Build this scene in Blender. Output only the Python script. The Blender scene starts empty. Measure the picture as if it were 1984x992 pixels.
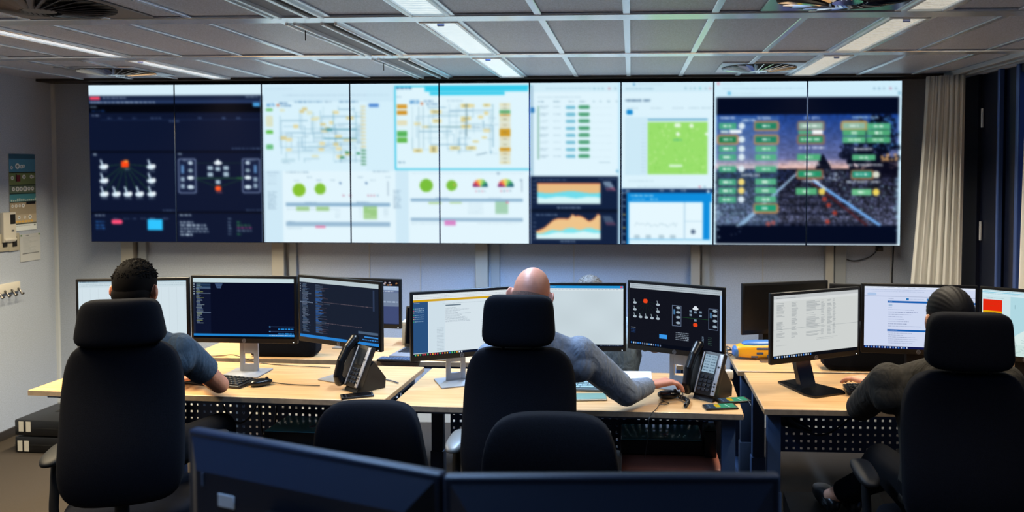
import bpy, bmesh, math, random
import numpy as np
from mathutils import Vector, Matrix, Euler
random.seed(7); rng = np.random.default_rng(7)
PI = math.pi
sc = bpy.context.scene
COL = sc.collection

# ------------------------------------------------------------------ camera
F = 1600.; PX = 1135.; PY = 377.; YAW = math.radians(3.15); PIT = math.radians(2.04); HC = 1.84
cd = bpy.data.cameras.new('camera'); cam = bpy.data.objects.new('camera', cd); COL.objects.link(cam)
cam.location = (0, 0, HC); cam.rotation_euler = (PI/2 - PIT, 0, YAW)
cd.sensor_width = 36; cd.lens = F/1984*36
cd.shift_x = -(PX-992)/1984; cd.shift_y = (PY-496)/1984
cd.dof.use_dof = True; cd.dof.focus_distance = 3.8; cd.dof.aperture_fstop = 2.6
cd.clip_start = .05
sc.camera = cam
# ------------------------------------------------------------------ world, exposure
w = bpy.data.worlds.new('world'); sc.world = w; w.use_nodes = True
w.node_tree.nodes['Background'].inputs[0].default_value = (.02, .045, .12, 1)
w.node_tree.nodes['Background'].inputs[1].default_value = 2.0
sc.view_settings.view_transform = 'Standard'; sc.view_settings.look = 'None'
sc.view_settings.exposure = 0.0; sc.view_settings.gamma = 1; sc.view_settings.use_curve_mapping = False
LAMP_W = 24.0          # power of each ceiling lamp
WALL_EMIT = 1.0        # the video wall's brightness
DESK_EMIT = .9

# ------------------------------------------------------------------ pixel -> room helpers
cy_, sy_ = math.cos(YAW), math.sin(YAW); cp_, sp_ = math.cos(PIT), math.sin(PIT)
FW = Vector((-sy_*cp_, cy_*cp_, -sp_)); RT = Vector((cy_, sy_, 0)); UP = Vector((-sy_*sp_, cy_*sp_, cp_))
def ray(x, y): return FW + RT*((x-PX)/F) - UP*((y-PY)/F)
def at_y(x, y, Y): d = ray(x, y); t = Y/d.y; return Vector((d.x*t, Y, HC+d.z*t))
def at_z(x, y, z): d = ray(x, y); t = (z-HC)/d.z; return Vector((d.x*t, d.y*t, z))

def lin(c):
    if isinstance(c, str): c = [int(c[i:i+2], 16) for i in (0, 2, 4)]
    return tuple(((v/255)/12.92 if v/255 <= .04045 else ((v/255+.055)/1.055)**2.4) for v in c[:3])

# ------------------------------------------------------------------ materials
MATS = {}
def mat(name, c, rough=.5, metal=0., noise=0., nscale=50., bump=0., bscale=200., emit=0., spec=.5, c2=None, coat=0.):
    if name in MATS: return MATS[name]
    m = bpy.data.materials.new(name); m.use_nodes = True; nt = m.node_tree; b = nt.nodes['Principled BSDF']
    col = lin(c); b.inputs['Base Color'].default_value = (*col, 1)
    b.inputs['Roughness'].default_value = rough; b.inputs['Metallic'].default_value = metal
    b.inputs['Specular IOR Level'].default_value = spec
    if coat: b.inputs['Coat Weight'].default_value = coat
    tc = nt.nodes.new('ShaderNodeTexCoord')
    if noise or c2:
        n = nt.nodes.new('ShaderNodeTexNoise'); n.inputs['Scale'].default_value = nscale; n.inputs['Detail'].default_value = 4
        nt.links.new(tc.outputs['Object'], n.inputs['Vector'])
        r = nt.nodes.new('ShaderNodeValToRGB')
        lo = tuple(v*(1-noise) for v in col); hi = tuple(min(1, v*(1+noise)) for v in col)
        if c2: lo, hi = col, lin(c2)
        r.color_ramp.elements[0].position = .35; r.color_ramp.elements[1].position = .65
        r.color_ramp.elements[0].color = (*lo, 1); r.color_ramp.elements[1].color = (*hi, 1)
        nt.links.new(n.outputs['Fac'], r.inputs['Fac']); nt.links.new(r.outputs['Color'], b.inputs['Base Color'])
    if bump:
        n2 = nt.nodes.new('ShaderNodeTexNoise'); n2.inputs['Scale'].default_value = bscale; n2.inputs['Detail'].default_value = 3
        nt.links.new(tc.outputs['Object'], n2.inputs['Vector'])
        bp = nt.nodes.new('ShaderNodeBump'); bp.inputs['Strength'].default_value = bump; bp.inputs['Distance'].default_value = .002
        nt.links.new(n2.outputs['Fac'], bp.inputs['Height']); nt.links.new(bp.outputs['Normal'], b.inputs['Normal'])
    if emit:
        b.inputs['Emission Color'].default_value = (*col, 1); b.inputs['Emission Strength'].default_value = emit
    MATS[name] = m; return m

def wood_mat(name, c1, c2, rough=.35):
    m = bpy.data.materials.new(name); m.use_nodes = True; nt = m.node_tree; b = nt.nodes['Principled BSDF']
    tc = nt.nodes.new('ShaderNodeTexCoord'); mp = nt.nodes.new('ShaderNodeMapping'); mp.inputs['Scale'].default_value = (1.2, 28, 28)
    n = nt.nodes.new('ShaderNodeTexNoise'); n.inputs['Scale'].default_value = 2.5; n.inputs['Detail'].default_value = 6
    r = nt.nodes.new('ShaderNodeValToRGB'); r.color_ramp.elements[0].position = .3; r.color_ramp.elements[1].position = .7
    r.color_ramp.elements[0].color = (*lin(c1), 1); r.color_ramp.elements[1].color = (*lin(c2), 1)
    nt.links.new(tc.outputs['Object'], mp.inputs['Vector']); nt.links.new(mp.outputs['Vector'], n.inputs['Vector'])
    nt.links.new(n.outputs['Fac'], r.inputs['Fac']); nt.links.new(r.outputs['Color'], b.inputs['Base Color'])
    b.inputs['Roughness'].default_value = rough; b.inputs['Coat Weight'].default_value = .35; b.inputs['Coat Roughness'].default_value = .22
    return m

def screen_mat(name, strength):
    m = bpy.data.materials.new(name); m.use_nodes = True; nt = m.node_tree; b = nt.nodes['Principled BSDF']
    a = nt.nodes.new('ShaderNodeAttribute'); a.attribute_name = 'pic'
    b.inputs['Base Color'].default_value = (.0006, .0006, .001, 1); b.inputs['Roughness'].default_value = .6
    b.inputs['Specular IOR Level'].default_value = .0
    nt.links.new(a.outputs['Color'], b.inputs['Emission Color']); b.inputs['Emission Strength'].default_value = strength
    return m
M_WALLSCR = screen_mat('video_wall_picture', WALL_EMIT)
M_SCR = screen_mat('monitor_picture', DESK_EMIT)

# ------------------------------------------------------------------ mesh builder
class MB:
    def __init__(s): s.bm = bmesh.new()
    def _add(s, verts, faces):
        vs = [s.bm.verts.new(v) for v in verts]
        for f in faces:
            try: s.bm.faces.new([vs[i] for i in f])
            except ValueError: pass
        return vs
    def box(s, c, size, rot=None, bev=0., seg=2):
        t = bmesh.new(); bmesh.ops.create_cube(t, size=1)
        for v in t.verts: v.co = Vector((v.co.x*size[0], v.co.y*size[1], v.co.z*size[2]))
        if bev: bmesh.ops.bevel(t, geom=t.edges[:], offset=bev, segments=seg, affect='EDGES', profile=.5)
        M = Matrix.Translation(c) @ (Euler(rot).to_matrix().to_4x4() if rot else Matrix())
        t.transform(M); s.merge(t); return s
    def merge(s, t):
        t.verts.ensure_lookup_table(); t.verts.index_update()
        s._add([v.co.copy() for v in t.verts], [[v.index for v in f.verts] for f in t.faces]); t.free()
    def bb(s, lo, hi, bev=0., seg=2):
        return s.box([(a+b)/2 for a, b in zip(lo, hi)], [b-a for a, b in zip(lo, hi)], None, bev, seg)
    def soft(s, c, size, n=5., res=8, fn=None, rot=None):
        t = bmesh.new(); bmesh.ops.create_cube(t, size=2)
        bmesh.ops.subdivide_edges(t, edges=t.edges[:], cuts=res, use_grid_fill=True)
        R = Euler(rot).to_matrix() if rot else None
        for v in t.verts:
            p = v.co; k = (abs(p.x)**n+abs(p.y)**n+abs(p.z)**n)**(-1/n)
            q = Vector((p.x*k*size[0]/2, p.y*k*size[1]/2, p.z*k*size[2]/2))
            if fn: q = fn(q)
            if R: q = R @ q
            v.co = q + Vector(c)
        s.merge(t); return s
    def cyl(s, p0, p1, r0, r1=None, n=20, cap=True):
        r1 = r0 if r1 is None else r1; p0 = Vector(p0); p1 = Vector(p1); d = (p1-p0).normalized()
        a = d.orthogonal().normalized(); b = d.cross(a); vs = []
        for p, r in ((p0, r0), (p1, r1)):
            for i in range(n): t = 2*PI*i/n; vs.append(p+(a*math.cos(t)+b*math.sin(t))*r)
        fs = [[i, (i+1) % n, n+(i+1) % n, n+i] for i in range(n)]
        if cap: fs += [list(range(n-1, -1, -1)), list(range(n, 2*n))]
        s._add(vs, fs); return s
    def ell(s, c, r, rot=None, n=20, m=12, fn=None):
        R = Euler(rot).to_matrix() if rot else Matrix.Identity(3); vs = []; fs = []
        for j in range(1, m):
            ph = PI*j/m
            for i in range(n):
                t = 2*PI*i/n; q = Vector((r[0]*math.sin(ph)*math.cos(t), r[1]*math.sin(ph)*math.sin(t), r[2]*math.cos(ph)))
                if fn: q = fn(q)
                vs.append(Vector(c)+R @ q)
        k = len(vs)
        for z in (1, -1):
            q = Vector((0, 0, z*r[2])); q = fn(q) if fn else q
            vs.append(Vector(c)+R @ q)
        for j in range(m-2):
            for i in range(n): fs.append([j*n+i, (j+1)*n+i, (j+1)*n+(i+1) % n, j*n+(i+1) % n])
        for i in range(n): fs.append([k, i, (i+1) % n]); fs.append([k+1, (m-2)*n+(i+1) % n, (m-2)*n+i])
        s._add(vs, fs); return s
    def cap(s, p0, p1, r0, r1):
        s.cyl(p0, p1, r0, r1, 16); s.ell(p0, (r0,)*3, None, 16, 10); s.ell(p1, (r1,)*3, None, 16, 10); return s
    def chain(s, pts):
        for a, b in zip(pts, pts[1:]): s.cap(a[0], b[0], a[1], b[1])
        return s
    def loft(s, rings, n=28):
        vs = []; fs = []
        for (c, rx, ry) in rings:
            for i in range(n):
                t = 2*PI*i/n; cc, ss = math.cos(t), math.sin(t); k = (abs(cc)**2.4+abs(ss)**2.4)**(-1/2.4)
                vs.append(Vector(c)+Vector((rx*cc*k, ry*ss*k, 0)))
        for j in range(len(rings)-1):
            for i in range(n): fs.append([j*n+i, j*n+(i+1) % n, (j+1)*n+(i+1) % n, (j+1)*n+i])
        fs += [list(range(n-1, -1, -1)), list(range((len(rings)-1)*n, len(rings)*n))]
        s._add(vs, fs); return s
    def tube(s, pts, r, n=8):
        pts = [Vector(p) for p in pts]; out = []
        for i in range(len(pts)-1):      # Catmull-Rom
            p0 = pts[max(i-1, 0)]; p1 = pts[i]; p2 = pts[i+1]; p3 = pts[min(i+2, len(pts)-1)]
            for k in range(6):
                t = k/6; out.append(.5*((2*p1)+(p2-p0)*t+(2*p0-5*p1+4*p2-p3)*t*t+(3*p1-p0-3*p2+p3)*t**3))
        out.append(pts[-1]); vs = []; fs = []; up = None
        for i, p in enumerate(out):
            d = (out[min(i+1, len(out)-1)]-out[max(i-1, 0)])
            d = d.normalized() if d.length > 1e-9 else Vector((0, 0, 1))
            if up is None: up = d.orthogonal().normalized()
            up = (up-d*up.dot(d)); up = up.normalized() if up.length > 1e-6 else d.orthogonal().normalized()
            b = d.cross(up)
            for k in range(n): t = 2*PI*k/n; vs.append(p+(up*math.cos(t)+b*math.sin(t))*r)
        for i in range(len(out)-1):
            for k in range(n): fs.append([i*n+k, i*n+(k+1) % n, (i+1)*n+(k+1) % n, (i+1)*n+k])
        fs += [list(range(n-1, -1, -1)), list(range((len(out)-1)*n, len(out)*n))]
        s._add(vs, fs); return s
    def prism(s, poly, z0, z1, M=None):
        n = len(poly); vs = [Vector((x, y, z)) for z in (z0, z1) for x, y in poly]
        if M: vs = [M @ v for v in vs]
        s._add(vs, [list(range(n-1, -1, -1)), list(range(n, 2*n))]+[[i, (i+1) % n, n+(i+1) % n, n+i] for i in range(n)]); return s

def obj(name, mb, m, parent=None, loc=None, rot=None, smooth=True, ang=40):
    me = bpy.data.meshes.new(name)
    bmesh.ops.recalc_face_normals(mb.bm, faces=mb.bm.faces[:]) if len(mb.bm.faces) < 60000 else None
    mb.bm.to_mesh(me); mb.bm.free(); me.materials.append(m)
    if smooth:
        for p in me.polygons: p.use_smooth = True
        try: me.set_sharp_from_angle(angle=math.radians(ang))
        except Exception: pass
    o = bpy.data.objects.new(name, me); COL.objects.link(o)
    if parent: o.parent = parent
    if loc: o.location = loc
    if rot: o.rotation_euler = rot
    return o
def thing(name, label, cat, loc=(0, 0, 0), rz=0., group=None):
    o = bpy.data.objects.new(name, None); COL.objects.link(o); o.empty_display_size = .05
    o.location = loc; o.rotation_euler = (0, 0, rz); return tag(o, label, cat, group)
def tag(o, label, cat, group=None):
    o['label'] = label; o['category'] = cat
    if group: o['group'] = group
    return o
def struct(name, mb, m, parent=None, label=None, smooth=False):
    o = obj(name, mb, m, parent, smooth=smooth)
    if not parent: o['kind'] = 'structure'
    if label: o['label'] = label
    return o

# ------------------------------------------------------------------ pictures for the screens (drawn in code)
GLY = dict(zip("ABCDEFGHIJKLMNOPQRSTUVWXYZ0123456789-. ", (
 "25755 65656 34443 65556 74647 74644 34553 55755 72227 11152 55655 44447 57755 65555 25552 65644 25563 65655 34216 72222 55557 55552 55775 55255 55222 71247 "
 "75557 26227 71747 71717 55711 74717 74757 71122 75757 75717 00700 00002 00000").split()))
class Canvas:
    def __init__(s, w, h, bg): s.w, s.h = w, h; s.a = np.zeros((h, w, 3), np.float32); s.a[:] = s.c(bg)
    @staticmethod
    def c(c):
        if isinstance(c, str): return np.array([int(c[i:i+2], 16) for i in (0, 2, 4)], np.float32)/255
        return np.array(c, np.float32)/255
    def rect(s, x0, y0, x1, y1, col, al=1.):
        x0, x1 = sorted((x0, x1)); y0, y1 = sorted((y0, y1))
        X0, Y0 = max(0, int(round(x0))), max(0, int(round(y0))); X1, Y1 = min(s.w, max(int(round(x1)), X0+1)), min(s.h, max(int(round(y1)), Y0+1))
        if X1 > X0 and Y1 > Y0: v = s.a[Y0:Y1, X0:X1]; v[:] = v*(1-al)+s.c(col)*al
    def mask(s, m, col, al=1.): s.a[m] = s.a[m]*(1-al)+s.c(col)*al
    def grid(s): return np.mgrid[0:s.h, 0:s.w]
    def ellipse(s, x, y, rx, ry, col, al=1.):
        Y, X = s.grid(); s.mask(((X-x)/rx)**2+((Y-y)/ry)**2 <= 1, col, al)
    def line(s, x0, y0, x1, y1, wd, col, al=1.):
        Y, X = s.grid(); d = np.hypot(x1-x0, y1-y0)+1e-6; t = np.clip(((X-x0)*(x1-x0)+(Y-y0)*(y1-y0))/d/d, 0, 1)
        s.mask(np.hypot(X-x0-t*(x1-x0), Y-y0-t*(y1-y0)) <= wd/2, col, al)
    def rr(s, x0, y0, x1, y1, r, col, al=1.):
        Y, X = s.grid(); dx = np.maximum(np.maximum(x0+r-X, X-x1+r), 0); dy = np.maximum(np.maximum(y0+r-Y, Y-y1+r), 0)
        s.mask(np.hypot(dx, dy) <= r, col, al)
    def frame(s, x0, y0, x1, y1, t, col, al=1.):
        s.rect(x0, y0, x1, y0+t, col, al); s.rect(x0, y1-t, x1, y1, col, al); s.rect(x0, y0, x0+t, y1, col, al); s.rect(x1-t, y0, x1, y1, col, al)
    def smear(s, x0, y0, x1, h, col, al=.8):      # a line of illegibly small words
        x = x0
        while x < x1:
            L = random.uniform(3, 9)*h/3; s.rect(x, y0, min(x+L, x1), y0+h, col, al*random.uniform(.6, 1)); x += L+h*.6
    def text(s, x, y, t, px, col, al=1.):
        for ch in t.upper():
            g = GLY.get(ch, '00000')
            for r in range(5):
                b = int(g[r])
                for k in range(3):
                    if b >> (2-k) & 1: s.rect(x+k*px, y+r*px, x+(k+1)*px, y+(r+1)*px, col, al)
            x += 4*px
    def noise(s, x0, y0, x1, y1, amp, cell=1):
        x0, y0, x1, y1 = map(int, (x0, y0, x1, y1)); h, ww = y1-y0, x1-x0
        n = rng.standard_normal((h//cell+2, ww//cell+2)).repeat(cell, 0).repeat(cell, 1)[:h, :ww]
        s.a[y0:y1, x0:x1] = np.clip(s.a[y0:y1, x0:x1]*(1+amp*n[..., None]), 0, 1)
    def blur(s, k):
        for _ in range(k):
            a = np.pad(s.a, ((1, 1), (1, 1), (0, 0)), 'edge')
            s.a = (a[:-2, 1:-1]+a[2:, 1:-1]+a[1:-1, :-2]+a[1:-1, 2:]+2*a[1:-1, 1:-1])/6
def screen_obj(name, cv, W, H, parent, m, loc=(0, 0, 0), step=2, x0=0, x1=None, rot=None, label=None):
    """a flat lit panel in the local XZ plane facing -Y that shows the canvas columns x0..x1"""
    x1 = cv.w if x1 is None else x1; a = cv.a[:, x0:x1]; h, wd = a.shape[:2]
    nx, ny = max(2, wd//step), max(2, h//step)
    us = np.linspace(0, wd-1, nx); vs_ = np.linspace(0, h-1, ny)
    if step > 1:
        k = step; p = np.pad(a, ((k//2, k), (k//2, k), (0, 0)), 'edge'); acc = 0
        for i in range(k):
            for j in range(k): acc = acc+p[i:i+h, j:j+wd]
        a = acc/(k*k)
    xi, yi = np.rint(us).astype(int), np.rint(vs_).astype(int)
    c = a[np.ix_(yi, xi)]; c = np.where(c <= .04045, c/12.92, ((c+.055)/1.055)**2.4)
    X, Z = np.meshgrid(us/(wd-1)*W-W/2, H/2-vs_/(h-1)*H)
    co = np.stack([X, np.zeros_like(X), Z], -1).reshape(-1, 3).astype(np.float32)
    I = np.arange(nx*ny).reshape(ny, nx)
    q = np.stack([I[:-1, :-1], I[1:, :-1], I[1:, 1:], I[:-1, 1:]], -1).reshape(-1, 4)
    me = bpy.data.meshes.new(name); me.vertices.add(len(co)); me.vertices.foreach_set('co', co.ravel())
    me.loops.add(q.size); me.loops.foreach_set('vertex_index', q.ravel().astype(np.int32))
    me.polygons.add(len(q)); me.polygons.foreach_set('loop_start', np.arange(0, q.size, 4, dtype=np.int32))
    me.update(calc_edges=True)
    at = me.color_attributes.new('pic', 'FLOAT_COLOR', 'POINT')
    at.data.foreach_set('color', np.concatenate([c.reshape(-1, 3), np.ones((len(co), 1))], 1).astype(np.float32).ravel())
    me.materials.append(m); o = bpy.data.objects.new(name, me); COL.objects.link(o)
    if parent: o.parent = parent
    o.location = loc
    if rot: o.rotation_euler = rot
    if label: o['label'] = label
    return o
# ================================================================== THE SETTING
XL, XR, YB, YF, ZC = -4.2, 2.22, 5.8, -1.6, 2.45
M_WALL = mat('painted_textured_wall', 'a2aec2', .8, noise=.13, nscale=170, bump=.5, bscale=260)
M_CEIL = mat('speckled_ceiling_tile', 'a9b1c4', .4, noise=.26, nscale=210, bump=.4, bscale=300)
M_BAR = mat('white_ceiling_bar', 'e6eef6', .25, metal=.3, spec=.8); M_TBAR = mat('satin_metal_ceiling_bar', 'e4ecf6', .27, metal=.7)
M_CARPET = mat('brown_carpet', '2e2720', .95, noise=.5, nscale=330, bump=.9, bscale=380)
M_TRIM = mat('white_trim', 'cfcdc4', .5)
M_FRAME = mat('dark_blue_window_frame', '0c1226', .35, spec=.5)
M_FRAME_L = mat('blue_frame_edge', '4560a0', .3, metal=.3)
M_DARK = mat('black_gap', '06070a', .8)

struct('floor', MB().bb((XL-.1, YF-.1, -.1), (XR+.1, YB+.1, 0)), M_CARPET)
struct('ceiling', MB().bb((XL-.1, YF-.1, ZC), (XR+.1, YB+.1, ZC+.1)), M_CEIL)
struct('wall_back', MB().bb((XL-.1, YB, 0), (XR+.3, YB+.1, ZC)), M_WALL)
struct('wall_left', MB().bb((XL-.1, YF, 0), (XL, YB, ZC)), M_WALL)
struct('wall_front', MB().bb((XL-.1, YF-.1, 0), (XR+.1, YF, ZC)), M_WALL)
mb = MB(); mb.bb((XR, YF, 0), (XR+.1, 5.42, .35)); mb.bb((XR, YF, 0), (XR+.1, 1.2, ZC)); mb.bb((XR, 1.2, 2.42), (XR+.1, YB, ZC))
struct('wall_right', mb, M_WALL)
struct('baseboard_back', MB().bb((XL, YB-.015, 0), (XR, YB, .1)), M_TRIM)
struct('baseboard_left', MB().bb((XL, 0.5, 0), (XL+.015, YB, .06)), mat('dark_skirting', '2c2a2c', .5))
# pilasters on the back wall below the displays; grey strips paint their shadow side
M_POST = mat('beige_trunking', '9a9a96', .5)
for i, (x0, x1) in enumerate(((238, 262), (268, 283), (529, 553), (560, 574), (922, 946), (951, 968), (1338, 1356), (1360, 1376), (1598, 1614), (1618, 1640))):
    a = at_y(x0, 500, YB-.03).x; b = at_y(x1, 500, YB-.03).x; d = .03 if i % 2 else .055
    struct('trim_%d' % (i+1), MB().bb((a, YB-d, .1), (b, YB, ZC-.02), .004), M_POST if i % 2 == 0 else mat('trunking_shadow_strip', '8e969e', .5))
for i, x in enumerate((716, 815, 1112, 1478, 1726)):
    a = at_y(x, 500, YB).x; struct('trim_%d' % (i+11), MB().bb((a-.004, YB-.004, .1), (a+.004, YB, ZC-.02)), mat('panel_joint', 'a4a8ac', .5))
struct('trim_16', MB().bb((XL, 4.98, .06), (XL+.03, 5.06, ZC)), M_TRIM)       # door casing on the left wall
struct('trim_17', MB().bb((XL, YB-.02, .1), (XL+.02, YB, ZC-.01)), mat('corner_bead', 'c4ccd4', .4))
# suspended ceiling: wide cross bands and thin bars
bands = [-.095, 1.06, 2.215, 3.37, 4.53, 5.68]
xs = [-3.86, -3.5, -3.18, -2.50, -2.155, -1.81, -1.47, -1.235, -.893, -.725, -.374, -.02, .33, .708, 1.04, 1.225, 1.51, 1.87]
mb = MB()
for y in bands[:-1]: mb.bb((XL, y-.06, ZC-.012), (XR, y+.06, ZC), .003, 1)
struct('trim_18', mb, M_TBAR, label='wide white cross bands of the suspended ceiling')
mb = MB()
for x in xs:
    for y0, y1 in zip(bands, bands[1:]): mb.bb((x-.015, y0+.06, ZC-.009), (x+.015, min(y1, YB)-(.06 if y1 < 5.6 else 0), ZC), .002, 1)
struct('trim_19', mb, M_TBAR, label='thin white bars between the ceiling tiles')
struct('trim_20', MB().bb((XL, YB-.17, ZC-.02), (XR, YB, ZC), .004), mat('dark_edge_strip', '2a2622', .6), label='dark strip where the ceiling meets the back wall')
mb = MB()
mb.bb((XR-.15, 1.0, ZC-.03), (XR-.11, YB-.02, ZC), .006); mb.bb((XR-.085, 1.0, ZC-.035), (XR-.055, YB-.02, ZC), .006)
struct('trim_21', mb, mat('curtain_rail_metal', 'a8b2bc', .35, metal=.2), label='white curtain rails along the window side')

# windows on the right
def win_post(n, y0, y1, m, x0=XR, x1=XR+.09, z0=.35, z1=2.42):
    return struct('window_%d' % n, MB().bb((x0, y0, z0), (x1, y1, z1), .006), m)
struct('window_1', MB().bb((XR, 5.44, 0), (XR+.1, YB, 2.42)), M_FRAME)
f = struct('window_2', MB().bb((XR+.02, 5.14, 0), (XR+.09, 5.44, 2.42), .006), M_FRAME)
obj('window_hinge', MB().cyl((XR+.01, 5.40, 2.08), (XR+.01, 5.40, 2.2), .008), M_BAR, f)
obj('window_hinge', MB().cyl((XR+.01, 5.40, 1.36), (XR+.01, 5.40, 1.48), .008), M_BAR, f)
win_post(3, 5.11, 5.14, M_FRAME_L, XR-.012, XR+.019); win_post(4, 4.9, 5.11, M_FRAME, XR+.03, XR+.08); win_post(5, 4.86, 4.9, M_FRAME_L, XR-.012, XR+.03)
mb = MB()
for y in (3.9, 2.9, 1.9): mb.bb((XR, y-.03, .35), (XR+.09, y+.03, 2.42), .006)
mb.bb((XR, 1.2, .35), (XR+.09, 4.86, .4), .006); mb.bb((XR, 1.2, 2.37), (XR+.09, 4.86, 2.42), .006)
wf = struct('window_6', mb, M_FRAME)
gm = mat('window_glass', 'ffffff', .02); gm.node_tree.nodes['Principled BSDF'].inputs['Transmission Weight'].default_value = 1
gm.node_tree.nodes['Principled BSDF'].inputs['IOR'].default_value = 1.45
for y0, y1 in ((1.2, 1.87), (1.93, 2.87), (2.93, 3.87), (3.93, 4.86)):
    g = obj('window_pane', MB().bb((XR+.04, y0, .4), (XR+.046, y1, 2.37)), gm, wf, smooth=False)
# dusk outside: a hedge close to the glass
struct('trim_22', MB().bb((XR+.1, -3, -.1), (9, 14, -.02)), mat('dark_ground', '0c120c', .9), label='dark ground outside the window')
mb = MB(); pts = []
for i in range(4200):
    y = random.uniform(2.5, 10.5); z = random.uniform(-.1, 3.4); x = 3.6+random.gauss(0, .22)+.2*math.sin(y*3)
    r = random.uniform(.03, .06); a = Vector((random.gauss(0, 1), random.gauss(0, 1), random.gauss(0, 1))).normalized(); b = a.orthogonal().normalized()
    c = Vector((x, y, z)); mb._add([c-a*r, c+b*r*.5, c+a*r, c-b*r*.5], [[0, 1, 2, 3]])
leaves = obj('hedge_leaves', mb, mat('hedge_leaf', '3c6a48', .5, noise=.5, nscale=9), smooth=False)
tag(leaves, 'dense dark green hedge outside the window on the right', 'hedge'); leaves['kind'] = 'stuff'

# ------------------------------------------------------------------ ceiling lights
def louvre(name, c0, c1, e, scl):
    M_LOUVRE = bpy.data.materials.new(name); M_LOUVRE.use_nodes = True
    nt = M_LOUVRE.node_tree; b = nt.nodes['Principled BSDF']; tc = nt.nodes.new('ShaderNodeTexCoord'); wv = nt.nodes.new('ShaderNodeTexWave')
    wv.bands_direction = 'Y'; wv.inputs['Scale'].default_value = scl; wv.inputs['Distortion'].default_value = 2.5; wv.inputs['Detail'].default_value = 3; wv.inputs['Detail Scale'].default_value = 4
    rp = nt.nodes.new('ShaderNodeValToRGB'); rp.color_ramp.elements[0].color = (*c0, 1); rp.color_ramp.elements[1].color = (*c1, 1)
    nt.links.new(tc.outputs['Object'], wv.inputs['Vector']); nt.links.new(wv.outputs['Fac'], rp.inputs['Fac'])
    nt.links.new(rp.outputs['Color'], b.inputs['Emission Color']); b.inputs['Emission Strength'].default_value = e; b.inputs['Base Color'].default_value = (.5, .5, .5, 1)
    return M_LOUVRE
M_LOUVRE = louvre('lamp_louvre', (.42, .58, .66), (.8, .92, .93), .9, 9); M_LOUVREW = louvre('warm_lamp_louvre', (.16, .15, .12), (.78, .76, .66), .9, 14); M_LOUVREL = louvre('fine_lamp_louvre', (.4, .45, .5), (.95, .97, .97), .95, 22)
def ceiling_light(x, y0, y1, wd, label, power=1., colr=(1, .9, .76), lv=None):
    t = thing('ceiling_light', label, 'light', (x, (y0+y1)/2, ZC), 0, 'ceiling light strips'); L = y1-y0
    mb = MB()
    for sx in (-1, 1): mb.bb((sx*wd/2-.009, -L/2, -.016), (sx*wd/2+.009, L/2, 0), .003, 1)
    for sy in (-1, 1): mb.bb((-wd/2, sy*(L/2-.006)-.006, -.016), (wd/2, sy*(L/2-.006)+.006, 0), .002, 1)
    obj('frame', mb, M_BAR, t)
    obj('louvre', MB().bb((-wd/2+.01, -L/2+.012, -.006), (wd/2-.01, L/2-.012, 0)), lv or M_LOUVRE, t, smooth=False)
    obj('lamp_clip', MB().box((0, -L/2+.05, -.013), (.03, .012, .016), None, .003), M_FRAME, t)
    ld = bpy.data.lights.new('lamp', 'AREA'); ld.shape = 'RECTANGLE'; ld.size = wd-.03; ld.size_y = L-.05; ld.spread = math.radians(125)
    ld.energy = LAMP_W*power; ld.color = colr
    lo = bpy.data.objects.new('lamp', ld); COL.objects.link(lo); lo.parent = t; lo.location = (0, 0, -.012)
rowname = ['back', 'middle', 'near']
for i, (y0, y1) in enumerate(((4.60, 5.60), (3.44, 4.46), (2.285, 3.30), (1.13, 2.14))):
    tag_ = ['end nearest the displays', 'second segment from the displays', 'third segment from the displays', 'unseen segment nearest the viewer, tinted blue as fill light'][i]
    far = i < 3  # the nearest segments are out of view, tinted blue as added ambient fill
    ceiling_light(-2.835, y0, y1, .11, 'white ceiling light strip in the left run, '+tag_, 2.1 if far else .3, (1, .82, .54) if far else (.35, .55, 1), M_LOUVREL)
    ceiling_light(-.809, y0, y1, .15, 'wide bright ceiling light strip in the middle run, '+tag_, (2.8, 1.3, .7, .7)[i], (.36, .6, 1) if i != 1 else (.66, .82, 1))
    ceiling_light(1.13, y0, y1, .15, 'ceiling light strip in the right run beside the round vents, '+tag_, (.9, 1.1, .4, .3)[i], (1, .87, .66) if far else (.35, .55, 1), M_LOUVREW)

# slot diffusers between the left and middle light strips
M_GLASSY = mat('pale_slot_glass', '8fa3b4', .25, metal=.3)
for i, (y0, y1) in enumerate(((4.60, 5.60), (3.44, 4.46), (2.285, 3.30))):
    t = thing('slot_diffuser', 'white air slot diffuser with a black slot, '+['nearest the displays', 'middle of its run', 'nearest the viewer'][i], 'vent', (-1.35, (y0+y1)/2, ZC), 0, 'slot diffusers in the ceiling')
    L = (y1-y0)/2
    obj('recess_panel', MB().bb((-.105, -L, -.004), (.06, L, 0)), mat('blue_grey_recess', '76808e', .6, noise=.1, nscale=60), t, smooth=False)
    for x, wd in ((-.108, .012), (-.072, .014), (.045, .016), (.103, .014)):
        obj('rail', MB().bb((x-wd/2, -L, -.02), (x+wd/2, L, 0), .003, 1), M_BAR, t)
    obj('glass_strip', MB().bb((-.1, -L, -.012), (-.08, L, -.004)), M_GLASSY, t, smooth=False)
    obj('slot', MB().bb((.055, -L, -.008), (.095, L, -.001)), M_DARK, t, smooth=False)
    obj('hanger_wire', MB().cyl((-.09, -L+.16, -.06), (-.09, -L+.16, -.01), .002), M_DARK, t)

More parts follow.
